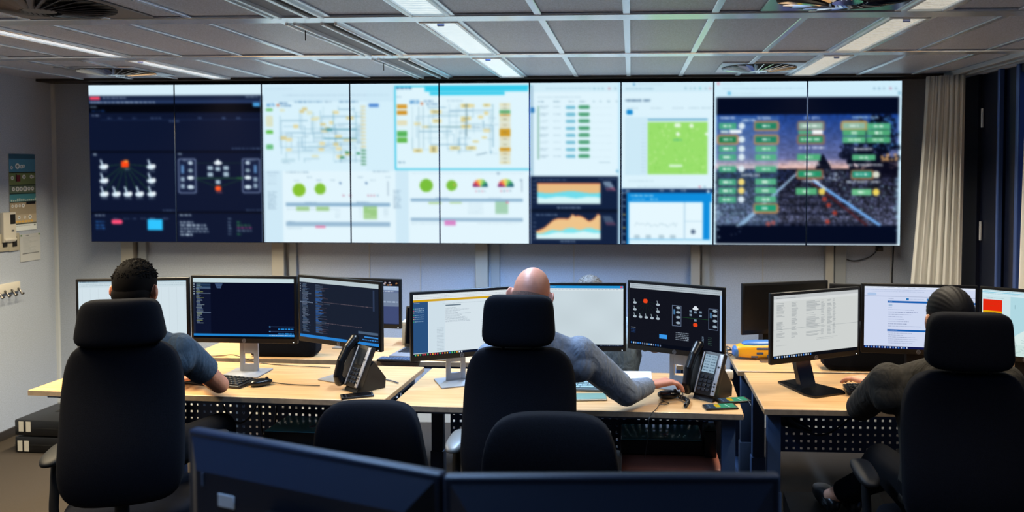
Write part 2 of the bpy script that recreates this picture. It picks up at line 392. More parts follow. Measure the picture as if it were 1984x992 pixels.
# swirl vents
def vent(x, y, s, label, m, plate_m, rot=0):
    t = thing('ceiling_vent', label, 'vent', (x, y, ZC), 0, 'swirl vents in the ceiling')
    obj('plate', MB().bb((-s/2, -s/2, -.008), (s/2, s/2, 0), .003, 1), plate_m, t)
    obj('dark_opening', MB().cyl((0, 0, -.0105), (0, 0, -.006), s*.46, n=40), M_DARK, t)
    bl = MB(); n = 26
    for k in range(n):
        a = 2*PI*k/n+rot; M = Matrix.Rotation(a, 4, 'Z') @ Matrix.Translation((s*.285, s*.03, -.016)) @ Matrix.Rotation(.55, 4, 'X') @ Matrix.Rotation(.28, 4, 'Z')
        t2 = bmesh.new(); bmesh.ops.create_cube(t2, size=1)
        for v in t2.verts: v.co = Vector((v.co.x*s*.34, v.co.y*s*(.035 if v.co.x < 0 else .062), v.co.z*.003))
        t2.transform(M); bl.merge(t2)
    obj('blades', bl, m, t, smooth=False)
    obj('hub', MB().cyl((0, 0, -.03), (0, 0, -.008), s*.1, n=24), m, t)
M_VENT = mat('vent_metal', 'eef4f8', .25, metal=.9); M_CHROME = mat('vent_chrome', 'd8d8dc', .06, metal=1.); M_VENTD = mat('vent_dull', '5a5658', .5, metal=.3)
vent(-2.23, 3.02, .56, 'dull grey round swirl vent at top left of the ceiling', M_VENTD, mat('vent_plate_grey', '6a6668', .6))
vent(-3.33, 5.2, .5, 'white swirl vent in the left corner above the dark display', M_VENT, mat('vent_plate_white', 'c4ccd6', .3, metal=.7))
vent(.77, 3.02, .54, 'shiny chrome swirl vent at top right reflecting the displays', M_CHROME, mat('vent_plate_chrome', '9a969a', .15, metal=.9))
vent(.79, 5.2, .5, 'white swirl vent above the display with the railway picture', M_VENT, mat('vent_plate_white', '9aa2aa', .5))

# curtains
def curtain(name, label, p0, p1, q0, q1, folds, amp, z0, z1, depth=.03):
    """p0->p1: top edge, q0->q1: bottom edge (x, y)"""
    mb = MB(); nx, nz = folds*10, 26; vs = []
    for j in range(nz+1):
        t = j/nz; z = z1+(z0-z1)*t; s = min(1, t*1.15)
        for i in range(nx+1):
            u = i/nx; a = Vector(p0).lerp(Vector(p1), u); c = Vector(q0).lerp(Vector(q1), u); p = a.lerp(c, s**1.3)
            nrm = Vector((-(p1[1]-p0[1]), p1[0]-p0[0])).normalized()
            k = amp*(.45+.55*min(1, t*4))*math.sin(u*folds*2*PI+.7*math.sin(u*9)+.5*t*math.sin(u*5))+.4*amp*math.sin(u*folds*4.7*PI+1+t)
            vs.append(Vector((p[0]+nrm[0]*k, p[1]+nrm[1]*k, z)))
    w_ = nx+1; fs = [[j*w_+i, j*w_+i+1, (j+1)*w_+i+1, (j+1)*w_+i] for j in range(nz) for i in range(nx)]
    mb._add(vs, fs); t = thing(name, label, 'curtain', (*((Vector(q0)+Vector(q1))/2), 0))
    o = obj('drape', mb, mat('curtain_cloth', 'd6d8d6', .9, bump=.3, bscale=400), t, ang=180); o.location = -t.location
    sd = o.modifiers.new('thick', 'SOLIDIFY'); sd.thickness = .003
curtain('curtain', 'pale cream floor-length curtain gathered in the corner right of the displays', (1.93, 5.56), (2.13, 5.42), (1.80, 5.60), (2.12, 5.42), 7, .018, .02, 2.42)
curtain('curtain', 'cream curtain edge at the far right of the window', (2.14, 4.62), (2.15, 4.0), (2.13, 4.64), (2.15, 3.95), 9, .02, .8, 2.42)

# ================================================================== THE VIDEO WALL
SEAM = [173, 335, 500, 670, 843, 1020, 1198, 1382, 1565, 1747]
PW, CH = 176, 316
wc = Canvas(PW*9, CH, 'd3eefb')
def X_(x):
    for i in range(9):
        if x <= SEAM[i+1] or i == 8: return (i+(x-SEAM[i])/(SEAM[i+1]-SEAM[i]))*PW
def Y_(x, y):
    t = (x-175)/1573; a = 163-5*t; b = 466+12*t; return (y-a)/(b-a)*CH
class W:
    """drawing in the coordinates the wall was measured in"""
    R = staticmethod(lambda x0, y0, x1, y1, c, al=1.: wc.rect(X_(x0), Y_((x0+x1)/2, y0), X_(x1), Y_((x0+x1)/2, y1), c, al))
    E = staticmethod(lambda x, y, r, c, al=1.: wc.ellipse(X_(x), Y_(x, y), r, r, c, al))
    L = staticmethod(lambda x0, y0, x1, y1, w_, c, al=1.: wc.line(X_(x0), Y_(x0, y0), X_(x1), Y_(x1, y1), w_, c, al))
    S = staticmethod(lambda x0, y0, x1, h, c, al=.8: wc.smear(X_(x0), Y_(x0, y0), X_(x1), h, c, al))
    T = staticmethod(lambda x, y, t, px, c, al=1.: wc.text(X_(x), Y_(x, y), t, px, c, al))
    Q = staticmethod(lambda x0, y0, x1, y1, r, c, al=1.: wc.rr(X_(x0), Y_(x0, y0), X_(x1), Y_(x1, y1), r, c, al))
# -- displays 1-2: dark dashboard
W.R(173, 182, 500, 480, '0d1630'); W.R(173, 150, 500, 183, 'd8f0fb')
W.R(173, 183, 500, 190, '16233f'); W.R(175, 185, 194, 191, 'ff4a66'); W.S(200, 186, 245, 3, '9fb4cc'); W.S(470, 184, 495, 3, '8fa4bc')
W.R(173, 191, 500, 198, '24365c'); W.S(176, 195, 300, 3, 'b8cce4'); W.R(173, 199, 500, 216, '04060e'); W.S(176, 203, 188, 3, '8fb0d0'); W.S(178, 211, 203, 3, '1c4a9c'); W.R(484, 197, 497, 205, '4aa0e0')
W.S(178, 220, 192, 3, 'a0b4d0')
for x in (208, 227, 256, 290, 378, 425, 452): W.S(x, 225, x+(20 if x == 290 else 8), 2.6, '6c84b0')
W.L(195, 229, 495, 229, 1, '22345c'); W.S(325, 231, 342, 2.6, '6c84b0'); W.S(443, 284, 496, 2.6, '7088b0')
W.L(173, 291, 500, 291, 3, '040814'); W.L(173, 409, 500, 409, 3, '040814'); W.S(179, 294, 186, 4, 'b8ccdc'); W.S(339, 294, 346, 4, 'b8ccdc')
def dish(x, y, k=1):
    W.L(x-4*k, y-13*k, x, y-1, 3.6, 'd8f0ff'); wc.ellipse(X_(x)+1, Y_(x, y)+1, 9*k, 5*k, 'e0f4ff'); wc.ellipse(X_(x)+6*k, Y_(x, y)-1, 5*k, 4*k, 'f0faff'); W.S(x-5, y+9, x+8, 2, '8fa4b8')
for x, y in [(197, 320), (197, 347), (197, 373), (220, 373), (242, 373), (265, 373), (288, 373), (288, 347), (288, 320)]:
    W.L(238, 315, x, y, 1.2, '2f6a38', .75)
for x, y in [(197, 320), (197, 347), (197, 373), (220, 373), (242, 373), (265, 373), (288, 373), (288, 347), (288, 320)]: dish(x, y)
W.Q(231, 308, 246, 322, 4, 'ff4a1a'); W.R(237, 307, 246, 312, 'ff8a3a'); W.S(239, 324, 248, 3, '90a4b8')
for x0 in (339, 462):
    wc.rr(X_(x0)-1, Y_(x0, 305)-1, X_(x0+33)+1, Y_(x0, 371)+1, 4, '8090b4'); wc.rr(X_(x0)+1, Y_(x0, 305)+1, X_(x0+33)-1, Y_(x0, 371)-1, 3, '16203e')
    fx = 8 if x0 == 339 else 25
    W.S(x0+9, 307, x0+26, 2.4, 'a8bcd0'); W.R(x0+fx-3, 318, x0+fx+3, 334, '5a86b8'); W.R(x0+fx-4, 341, x0+fx+4, 350, '8fa6bc'); W.R(x0+fx-4, 354, x0+fx+4, 363, '8fa6bc')
    ox = 23 if x0 == 339 else 10
    for y, c in ((313, 'c8dcec'), (328, '90a8b8'), (342, 'e8f8ff'), (360, 'd8ecf8')): wc.ellipse(X_(x0+ox), Y_(x0, y), 7 if y > 335 else 5, 4, c)
W.L(373, 343, 462, 343, 1.6, '3f9a3c', .9); W.L(373, 345, 415, 360, 1, '2a6a30', .7); W.L(462, 345, 415, 360, 1, '2a6a30', .7); W.L(373, 313, 462, 313, 1, '2a5a30', .6)
wc.ellipse(X_(415), Y_(415, 313), 9, 4.5, 'f0faff'); wc.ellipse(X_(415), Y_(415, 310), 4.5, 4, 'f0faff')
for x, y in ((400, 324), (400, 336), (415, 326), (431, 324), (431, 336), (415, 351)): W.R(x-5, y-4, x+5, y+4, 'a8c0d0')
W.Q(409, 358, 421, 368, 3, 'ff5a2a'); W.S(411, 370, 424, 2.4, 'c86a7a')
W.S(180, 413, 200, 3.5, 'c0d4e4'); [W.S(181, y, 199, 3, '2c6ab8', 1) for y in (426, 432, 438)]
for x in (215, 235, 250, 268, 285, 310): W.S(x, 420, x+10, 2.4, '5a6e94')
W.Q(211, 423, 232, 431, 3, 'ff4f78'); W.R(281, 423, 309, 444, '2fc4ff')
W.S(340, 413, 362, 3.5, 'd0e4f0')
for y, x1 in ((427, 366), (433, 390), (439, 393), (445, 395), (451, 366)): W.S(341, y, x1, 3.4, 'c8dcec', 1)
for y in (421, 427, 433, 439, 445, 451): W.S(433, y, 440, 3, '8ea8c0')
for y, c in ((427, '3c9a58'), (433, '3c9a58'), (438, 'b8508a'), (444, '9ab8c8'), (451, '3c9a58')): W.S(450, y, 450+(8 if y in (427, 451) else 28), 3, c)
W.S(468, 404, 498, 2.4, '6a80a4'); W.S(310, 404, 334, 2.4, '6a80a4')
# -- displays 3-5: bright schematics
W.R(500, 150, 1020, 330, 'd9f2fd'); W.R(500, 163, 757, 196, 'cfeaf8'); W.S(540, 182, 745, 2, '98b4cc', .6); W.S(506, 170, 560, 2, 'a8c4d8', .5)
W.S(563, 194, 617, 3.4, '7ba4c4'); W.S(622, 194, 636, 3.4, '9fbcd0'); W.S(650, 194, 685, 3.4, '7ba4c4')
W.T(509, 198, 'AVB', 1.4, '2f7ac0', .8); W.R(528, 200, 533, 205, 'c86a40', .8); W.S(533, 197, 550, 3, '3f6ea0'); W.S(536, 202, 557, 2.6, '3f6ea0')
random.seed(11)
def schematic(x0, y0, x1, y1, nb, nl, seed):
    random.seed(seed)
    for _ in range(nl):
        x = random.uniform(x0, x1); y = random.uniform(y0, y1); L = random.uniform(20, 90); V = random.uniform(12, 60); c = random.choice(('9cc0d4', '86b0c8', 'a8ccd8', '7aa8c0'))
        W.L(x, y, min(x+L, x1), y, 1.2, c, .8); xe = random.choice((x, min(x+L, x1))); W.L(xe, y, xe, min(max(y+random.choice((-1, 1))*V, y0), y1), 1.2, c, .8)
        if random.random() < .5: W.S(x, y+4, x+14, 1.6, '88a4b8', .6)
    for _ in range(nb):
        x = random.uniform(x0, x1-14); y = random.uniform(y0, y1-8); W.R(x, y, x+random.uniform(9, 14), y+random.uniform(5, 7), random.choice(('e8dca8', 'e6d69a', 'dfe4c4', 'd9c98a')), .9)
schematic(530, 204, 692, 312, 26, 46, 5)
W.R(625, 246, 622+14, 252, '4f9aa4'); W.L(615, 248, 680, 248, 3, '5f9fb4', .8); W.L(620, 266, 680, 266, 3, '5f9fb4', .8); W.L(638, 215, 638, 248, 1.6, '5f9fb4'); W.L(680, 215, 680, 266, 1.6, '6fa9bc')
for y0, y1, c in ((208, 213, '6cc06a'), (222, 243, 'dbe3c8'), (250, 257, '66c050'), (277, 287, '6fbf84')): W.Q(506, y0, 520, y1, 2.5, c)
for y in range(203, 316, 7): W.R(690, y, 699, y+4, 'ddd8b0' if y < 285 else '5f9c78', .85)
for x, y in ((651, 301), (661, 291), (681, 293)): W.R(x, y, x+7, y+4, '2f8a5a')
W.Q(705, 199, 725, 206, 2, '1a5cc0'); W.R(700, 163, 757, 330, 'cdebf9', .35)
# teal-framed window
W.R(757, 166, 1020, 326, 'dff5fd')
W.R(757, 165, 1020, 168, '3fcdec'); W.R(815, 166, 1018, 176, '36cbec'); W.R(825, 177, 972, 183, '36cbec'); W.R(756, 166, 759, 328, '55cdea'); W.R(757, 326, 1020, 329, '50cbe8')
W.S(760, 168, 790, 4, '1f5a94'); W.S(760, 186, 770, 2, '90b0c8'); W.T(787, 192, 'AVB', 1.6, '2f7ac0', .9); W.R(808, 197, 813, 202, 'c86a40', .8); W.S(814, 193, 832, 3, '4a78a8'); W.S(818, 199, 840, 3, '4a78a8'); W.S(857, 193, 888, 2.4, '8fb0c8')
for y0, y1, c in ((201, 209, 'd79a2c'), (213, 221, 'd0942c'), (232, 241, 'e3dfbe'), (252, 263, '58b45c'), (265, 275, '62b850')): W.R(761, y0, 781, y1, c); 
schematic(790, 200, 948, 295, 6, 30, 9)
for x, y, w_, h in ((826, 212, 20, 7), (830, 230, 16, 6), (810, 242, 14, 4), (884, 200, 20, 8), (884, 225, 20, 7), (884, 240, 20, 7), (928, 200, 16, 6), (793, 286, 18, 7), (824, 281, 16, 13), (862, 282, 20, 7), (894, 282, 20, 7), (907, 271, 12, 4), (925, 263, 12, 4)):
    W.R(x, y, x+w_, y+h, 'e4d9a0'); W.R(x+5, y+2, x+w_-5, y+h-2, '8a8a60', .6)
for x in (791, 803, 812, 875): W.L(x, 205, x, 285, 1.4, 'a4c4d2', .8)
W.L(895, 200, 895, 262, 2, '7a98a0'); W.L(820, 244, 885, 244, 2, '80a8b0')
y = 199
for h, c in ((7, 'e4e2c0'), (7, 'dfe3cc'), (7, '58ac68'), (5, 'd8ac54'), (11, 'dfe0c4'), (12, 'e0e0c8'), (16, 'cf9a20'), (9, 'e0dcbc'), (12, 'dfe3cc'), (8, 'd69c26'), (9, 'e0dcbc'), (8, 'dfe3cc'), (8, 'e4e2c0')):
    W.R(962, y, 983, y+h-1, c); W.R(969, y+h/2-1.5, 976, y+h/2+.5, '7a7860', .5); y += h
W.L(915, 298, 935, 294, 1.6, '7a98ac'); W.S(763, 311, 776, 4, '7ea4bc')
# lower half
W.R(500, 330, 1020, 480, 'e3f6fe'); W.R(500, 329, 538, 480, 'cbe7f6', .8); W.S(508, 332, 530, 2, '94aec4'); W.S(544, 331, 590, 2.4, '98b4c8'); W.S(712, 330, 744, 2.6, '7f9cb4')
for y in range(338, 356, 5): W.S(509, y, 525, 1.6, 'a0b8cc', .7)
for y in range(370, 404, 4): W.S(509, y, 522+random.uniform(0, 5), 2, '8aa6bc', .8)
W.E(569, 366, 13, '86c232'); W.E(611, 364, 11, '82c23a')
for x, y in ((591, 341), (565, 347), (609, 347), (636, 347), (688, 341), (712, 347), (742, 341)): W.S(x-5, y, x+5, 2, '8aa6bc', .8)
W.E(650, 353, 2, '4a70a0'); W.E(699, 353, 2, '4a70a0')
for x in (655, 667, 701, 707, 713, 720): W.R(x, 376, x+3, 379, random.choice(('c88aa0', '88a8c0')))
W.R(741, 350, 743, 378, 'a8bccc')
W.R(543, 392, 746, 398, '8fb4d0'); W.S(580, 390, 605, 2, '6f94b4'); W.S(680, 390, 705, 2, '6f94b4')
W.R(564, 399, 590, 407, 'a4d08c'); W.R(603, 399, 628, 407, 'a4d08c'); W.R(694, 399, 720, 423, '9ccc88')
for y in (403, 408, 413, 418): W.S(545 if y < 405 else 640, y, 650, 1.6, 'a8c0d0', .6); W.S(685, y, 690, 1.6, 'a8c0d0'); W.S(733, y, 742, 1.6, 'a8c0d0'); W.L(694, y, 720, y, .8, 'd8ecd0')
W.R(543, 429, 746, 437, '9cbcd4'); W.S(545, 427, 560, 2, '6f94b4'); W.R(601, 436, 621, 440, 'f080a8'); W.S(545, 440, 575, 1.6, 'a8c0d0')
# display 4-5 lower
W.R(757, 330, 783, 480, 'cbe7f6', .8); W.S(788, 334, 1010, 1.6, '9cb8cc', .6)
for y in range(368, 404, 4): W.S(753, y, 764+random.uniform(0, 5), 2, '86a2ba', .9)
W.E(817, 358, 13, '7ac03c'); W.E(865, 358, 10.5, '7ac03c'); W.R(869, 355, 872, 359, 'd8b060')
Yg, Xg = wc.grid()
for gx in (922, 973):
    cx, cy2 = X_(gx), Y_(gx, 361); d = np.hypot(Xg-cx, Yg-cy2); an = (PI-np.arctan2(cy2-Yg, Xg-cx))/PI
    for k, c in enumerate(('7a2a6a', 'd84a58', 'f0904a', 'f0d868', 'b8d870', '6ac06a', '2f8a6a', '1f5a70')): wc.mask((d < 15.5) & (Yg < cy2) & (an >= k/8) & (an < (k+1)/8), c)
    for k in range(4): W.R(gx-10+k*6, 368, gx-7+k*6, 371, '98b0c0' if k % 2 else 'd89ab0')
W.E(1002, 348, 1.5, '8aa6bc'); W.R(1004, 346, 1005.5, 372, 'a8bccc'); W.E(958, 335, 3, '7a98b0', .6)
W.R(787, 384, 1007, 390, '8fb4d0'); W.S(835, 382, 860, 1.6, '6f94b4'); W.S(940, 382, 965, 1.6, '6f94b4'); W.R(821, 391, 845, 394, 'b8d8a0'); W.R(861, 391, 885, 394, 'b8d8a0'); W.R(953, 390, 978, 414, '9cccae'); W.R(974, 390, 979, 394, 'e0708a')
for y in (393, 398, 403, 408, 412): W.S(897, y, 928, 1.4, 'a8c4d4', .5); W.L(953, y, 978, y, .8, 'c8e4d0')
W.R(787, 421, 1007, 428, '9cbcd4'); W.R(851, 426, 873, 436, 'd889c8'); W.S(788, 431, 850, 2.4, 'b0c8d8', .6); W.S(915, 431, 1000, 2.4, 'b8ccd8', .5)
# -- display 6: table above two charts
W.R(1020, 150, 1198, 340, 'e0f5fe'); W.R(1020, 155, 1198, 178, 'd2edf9'); W.R(1020, 164, 1026, 345, 'a8c8dc'); W.R(1020, 208, 1028, 218, '2f78b8')
W.S(1050, 170, 1140, 2.6, '98bcd0'); [W.E(x, 171, 1.8, c) for x, c in ((1146, '7fb4cc'), (1154, '9cc4d4'), (1162, '88b8cc'), (1175, 'c87890'), (1187, '98b4c4'), (1194, 'd88a9a'))]
W.S(1034, 187, 1120, 2, 'a8c4d4', .7); W.R(1034, 205, 1037, 308, '8ab8a8')
for x in (1035, 1066, 1095, 1118, 1143, 1157, 1172, 1188): W.S(x, 195, x+(12 if x < 1130 else 5), 2.4, '8aaabc', .8)
for k in range(8):
    y = 208+k*13.5; W.S(1039, y-3, 1055, 1.8, '88a4b4'); W.S(1039, y, 1051, 1.6, '98b4c4'); W.S(1066, y-2, 1080, 1.8, '98b4c4'); W.S(1120+20, y, 1180, 1, 'c0d8e4', .6)
    W.Q(1089, y-4, 1109, y+2, 3, '74bcd4'); W.Q(1115, y-5, 1137, y+2, 3, '4c9e74')
W.S(1155, 313, 1178, 1.6, 'a0bccc'); W.E(1191, 331, 3, '7ab8d8')
W.R(1020, 341, 1193, 480, '12213f'); W.R(1193, 155, 1198, 480, 'bfe6f8'); W.S(1030, 347, 1092, 2.4, '8098b8'); W.S(1155, 345, 1190, 2, '6a80a4'); W.S(1030, 414, 1073, 3, '8098b8'); W.R(1020, 405, 1193, 412, '0a1428')
ax0, ax1 = X_(1034), X_(1159)
def area(xs0, xs1, top, bot, c):
    for xx in range(int(xs0), int(xs1)): t = (xx-xs0)/(xs1-xs0); wc.rect(xx, Y_(1090, top(t)), xx+1, Y_(1090, bot(t)), c)
area(ax0, ax1, lambda t: 354, lambda t: 356, 'e8744a'); area(ax0, ax1, lambda t: 356, lambda t: 375+2*math.sin(t*9), 'e8bc84'); area(ax0, ax1, lambda t: 372+2*math.sin(t*9), lambda t: 384, '6fdcec'); area(ax0, ax1, lambda t: 382+1.5*math.sin(t*13), lambda t: 395, 'd8f6f8')
bx0, bx1 = X_(1032), X_(1159)
hump = lambda t: 449-27*max(0, min(1, t*2.4))**.8+3*math.sin(t*17)-6*math.exp(-((t-.55)/.03)**2)-5*math.exp(-((t-.95)/.03)**2)+4*math.exp(-((t-.82)/.06)**2)
area(bx0, bx1, lambda t: hump(t)-2, hump, 'd8744a'); area(bx0, bx1, hump, lambda t: 462, 'efc58c'); area(bx0, bx1, lambda t: 452-9*min(1, t*2.2)+2*math.sin(t*21), lambda t: 462, '7fe4ee'); area(bx0, bx1, lambda t: 455-5*min(1, t*2)+1.5*math.sin(t*15), lambda t: 463, 'dcf8fa')
for y in (350, 358, 366, 374, 382, 390): W.S(1025, y, 1031, 1.6, '7088a8'); W.S(1025, y+72, 1031, 1.6, '7088a8')
for y0 in (352, 419):
    for k in range(9): W.L(1163+k*.8, y0+k*2, 1178+k*1.2, y0+k*2, 1.2, '9ab4cc' if k < 6 else 'c87088', .7)
W.S(1073, 401, 1120, 2.6, 'a8c0d8'); W.S(1079, 466, 1110, 2.6, 'a8c0d8')
# -- display 7: green map page above blue page
W.R(1198, 150, 1382, 366, 'dcf3fd'); W.R(1198, 155, 1382, 178, 'd0ecf9'); W.S(1205, 171, 1262, 2.4, '98bcd0'); [W.E(x, 171, 1.8, c) for x, c in ((1326, '90b8cc'), (1336, 'a0c4d0'), (1344, '88b8cc'), (1355, '60b8c0'), (1366, '98b4c4'), (1375, 'e08a9a'))]; W.E(1222, 163, 2, '3f8ac0'); W.S(1230, 163, 1280, 1.8, 'a8c4d4', .6)
W.T(1205, 193, 'PERFORMANCE CHART', .72, '34587c', .9)
for x in (1208, 1256, 1300, 1332, 1358): W.S(x, 208, x+22, 2, '98b4c4', .7)
W.Q(1207, 212, 1219, 221, 2, '0f86d0'); W.R(1204, 226, 1250, 340, 'c4e4f4', .6)
W.R(1250, 229, 1371, 233, '78b4d0'); W.R(1250, 236, 1370, 338, '9adf6c')
random.seed(3)
for _ in range(150): xx = random.uniform(1252, 1368); yy = random.uniform(238, 336); W.E(xx, yy, random.uniform(.8, 2.4), random.choice(('84cc58', 'b4ec8c', '8ad864', 'c4f09c')), .6)
for x, y, r in ((1308, 242, 4), (1313, 242, 4), (1338, 243, 4), (1311, 259, 4), (1368, 259, 3)): W.E(x, y, r, 'e8fae8')
W.S(1303, 269, 1319, 3, '3aa888'); W.R(1294, 319, 1320, 324, 'd8f8d8')
for y in range(240, 336, 7): W.S(1238, y, 1247, 1.6, 'a8c4d8', .6)
W.S(1212, 350, 1262, 2, 'a8c4d4', .6); W.S(1230, 361, 1330, 2, 'a0c0d0', .6); W.E(1355, 362, 2, 'd87890'); W.E(1365, 362, 2, '90b8cc')
W.R(1198, 366, 1382, 374, '14305c'); [W.S(x, 368, x+10, 3, 'c8dcec') for x in (1206, 1274, 1296, 1318)]; W.E(1372, 371, 3, 'c8dcec')
W.R(1198, 374, 1208, 480, '0c1c3c'); [W.R(1201, y, 1205, y+3, c) for y, c in ((385, '7a98b8'), (398, '7a98b8'), (414, 'c8b45a'), (424, '7a98b8'), (440, 'c8b45a'), (452, '7a98b8'), (468, 'd8ecf8'))]
W.R(1208, 374, 1380, 478, '0e8ede'); W.S(1217, 377, 1262, 3.4, 'c8e8fa'); W.S(1219, 385, 1245, 2.6, 'c8e8fa'); W.S(1256, 385, 1270, 2.6, 'c8e8fa')
W.R(1213, 392, 1362, 464, 'e6f8ff'); W.L(1325, 392, 1325, 464, 1.6, 'a8cce4'); W.L(1325, 429, 1362, 429, 1.6, 'a8cce4')
px_, py_ = 1224, 437
for k in range(24): nx_ = px_+3.6; ny_ = 435+random.uniform(-4, 4); W.L(px_, py_, nx_, ny_, 1, 'a4c0d0', .8); px_, py_ = nx_, ny_
for x in (1223, 1246, 1272, 1296): W.Q(x, 455, x+11, 462, 2, 'b4ccd8')
W.E(1342, 449, 4.5, '5a6e88'); W.R(1213, 465, 1380, 476, 'd8f2fc'); W.R(1376, 392, 1380, 476, 'c8ecfa')
# -- displays 8-9: railway picture with green buttons
x0c, x1c = X_(1386), X_(1741); W.R(1382, 150, 1760, 480, 'cfeefc'); W.S(1398, 171, 1560, 2.6, '9cbcd0', .7); W.E(1389, 162, 2.4, 'e88a98'); W.S(1398, 162, 1440, 2, 'b0ccd8', .6); W.R(1408, 178, 1414, 184, '60b8e0'); W.S(1418, 181, 1475, 2, 'a8c4d4', .6)
[W.E(x, 172, 2, c) for x, c in ((1693, '8ab0c8'), (1702, '8ab0c8'), (1711, '9cbcd0'), (1724, 'b87898'), (1734, '90b4c8'))]; W.R(1739, 178, 1744, 184, '80b4cc')
W.R(1386, 189, 1741, 474, '030a20')
yt, yb_ = Y_(1560, 222), Y_(1560, 438); hz = Y_(1560, 327)
for r in range(int(yt), int(yb_)):
    if r < hz:
        t = (r-yt)/(hz-yt); c = np.array([24, 62, 140])*(1-t)+np.array([120, 120, 160])*t
        if t > .8: u = (t-.8)/.2; c = c*(1-u)+np.array([236, 190, 176])*u
    else: t = (r-hz)/(yb_-hz); c = np.array([26, 28, 46])*(1-t)+np.array([66, 70, 92])*t
    wc.rect(x0c, r, x1c, r+1, c)
wc.noise(x0c, yt, x1c, hz, .07, 5)
W.R(1382, 321, 1510, 328, 'dcc0c8', .5); W.R(1530, 312, 1610, 326, 'f0d0c8', .4)
W.R(1386, 329, 1545, 350, '141c34', .8); wc.noise(x0c, hz+2, x1c, yb_, .5, 2); wc.noise(x0c, hz+2, x1c, yb_, .25, 5)
for k in range(70):          # gravel left and right of the track
    for (cx, cy2, sx, sy, cols) in ((1410, 415, 30, 16, ('8fb0c8', '6a88a8', 'a8c4d4')), (1690, 385, 45, 22, ('7fa4c0', '98bcd0', '4a6480')), (1610, 345, 26, 8, ('8aa4c4', 'a8b8cc'))):
        W.E(min(1738, max(1390, random.gauss(cx, sx))), random.gauss(cy2, sy), random.uniform(1, 3), random.choice(cols), .55)
for k in range(9):           # sleepers
    t = (k+1)/9; yy = 345+t*t*88; W.L(1545-t*95, yy, 1585+t*85, yy, 1.5+3*t, '0e1224', .7)
W.L(1550, 332, 1440, 434, 3.6, 'a8ccea', .9); W.L(1520, 360, 1432, 436, 5, '98bce0', .8)
W.L(1578, 352, 1705, 436, 5.5, '6fa8ea'); W.L(1574, 346, 1600, 366, 3.5, 'c0d4ec'); W.L(1575, 356, 1680, 436, 5, '4a1c20', .8)
for x, y in ((1598, 386), (1606, 398), (1618, 413), (1604, 430), (1500, 432), (1490, 434)): W.E(x, y, 4.5, 'c8402c', .75)
# trees on the right
random.seed(21)
for _ in range(330):
    x = random.triangular(1620, 1741, 1715); y = random.uniform(224, 335)
    if y < 275 and x < 1690 and random.random() < .85: continue
    W.E(x, y, random.uniform(2, 7), '050a1c', .75)
for _ in range(60): W.E(random.uniform(1690, 1740), random.uniform(226, 290), random.uniform(1, 3), '3f78b8', .6)
for _ in range(12): W.E(random.uniform(1705, 1740), random.uniform(298, 312), random.uniform(2, 4), 'e8b070', .7)
for k in range(14): W.R(1594-k*1.0, 296+k*2.2, 1594+k*1.3, 300+k*2.2, '050a1c', .9)
W.R(1690, 312, 1741, 345, '0a0a1a', .7); W.R(1386, 225, 1510, 438, '7fb8e8', .22)
def btn(x0, y0, x1, y1, c='4fae7c', ring=None, tw=.45):
    if ring: W.Q(x0-4, y0-4, x1+4, y1+4, 5, ring, .8)
    W.R(x0, y0, x1, y1, c); cx = (x0+x1)/2; hw = (x1-x0)*tw/2; W.S(cx-hw, (y0+y1)/2-2, cx+hw, 4.4, 'f4fff8', 1)
for y, rg in ((238, None), (264, 'c88a58'), (282, None), (298, None), (322, None), (347, None), (364, None), (381, None)):
    btn(1391, y, 1426, y+12, '1f8050' if rg else '4aa884', rg, .5); W.Q(1429, y-1, 1442, y+12, 6.5, 'f4dc7c' if y in (347, 364) else 'dcecf4')
    btn(1463, y, 1506, y+12, '1f8464' if y in (238, 264) else '55b088', 'c88a58' if y in (238, 264) else None, .34)
W.R(1394, 253, 1410, 257, 'd8f0e8'); W.R(1412, 251, 1436, 258, 'f4fbff'); btn(1463, 398, 1506, 410, '1f9a74', 'c8905a', .34)
W.T(1393, 226, 'PRODUCTEN', .8, 'e8f4ff'); W.T(1437, 231, 'DIENSTEN', .8, 'd8ecff'); W.T(1467, 226, 'EXTERN', 1.1, 'f0f8ff'); W.T(1436, 337, 'KOPPELING', 1, 'f0f8ff')
W.T(1560, 226, 'OV APPS', 1, 'e8f4ff'); btn(1549, 238, 1594, 250, '8fb4a4', '8a7060', .7); W.R(1548, 253, 1572, 260, '55a884'); W.R(1573, 252, 1594, 260, 'f8fdff'); btn(1549, 264, 1594, 276, '2f9464', '9a6a58', .8)
W.T(1549, 284, '12 ZHV GATEWAY', .85, 'f4faff'); btn(1546, 298, 1590, 311, '4fae7c', None, .3); W.T(1560, 317, 'ZHV 2.0', 1, 'f0f8ff'); btn(1548, 332, 1592, 344, '24946a', 'a06a50', .4); W.T(1556, 350, 'STREAM POC', .8, 'e0f0ff')
btn(1544, 365, 1584, 378, '55b07c', None, .3); W.Q(1586, 365, 1599, 378, 6, 'e8d060')
W.T(1650, 226, 'COORDINATIE CELLEN', .7, 'b8e0ff'); btn(1632, 238, 1677, 250, '8fb8a4', 'd8a44a', .4); btn(1680, 239, 1725, 251, '52ae84', None, .4)
btn(1632, 252, 1678, 263, '4ea878', None, .25); btn(1680, 252, 1725, 263, '4ea878', None, .3); btn(1632, 265, 1678, 277, '55b080', None, .55); btn(1680, 265, 1725, 277, '4aa474', None, .5)
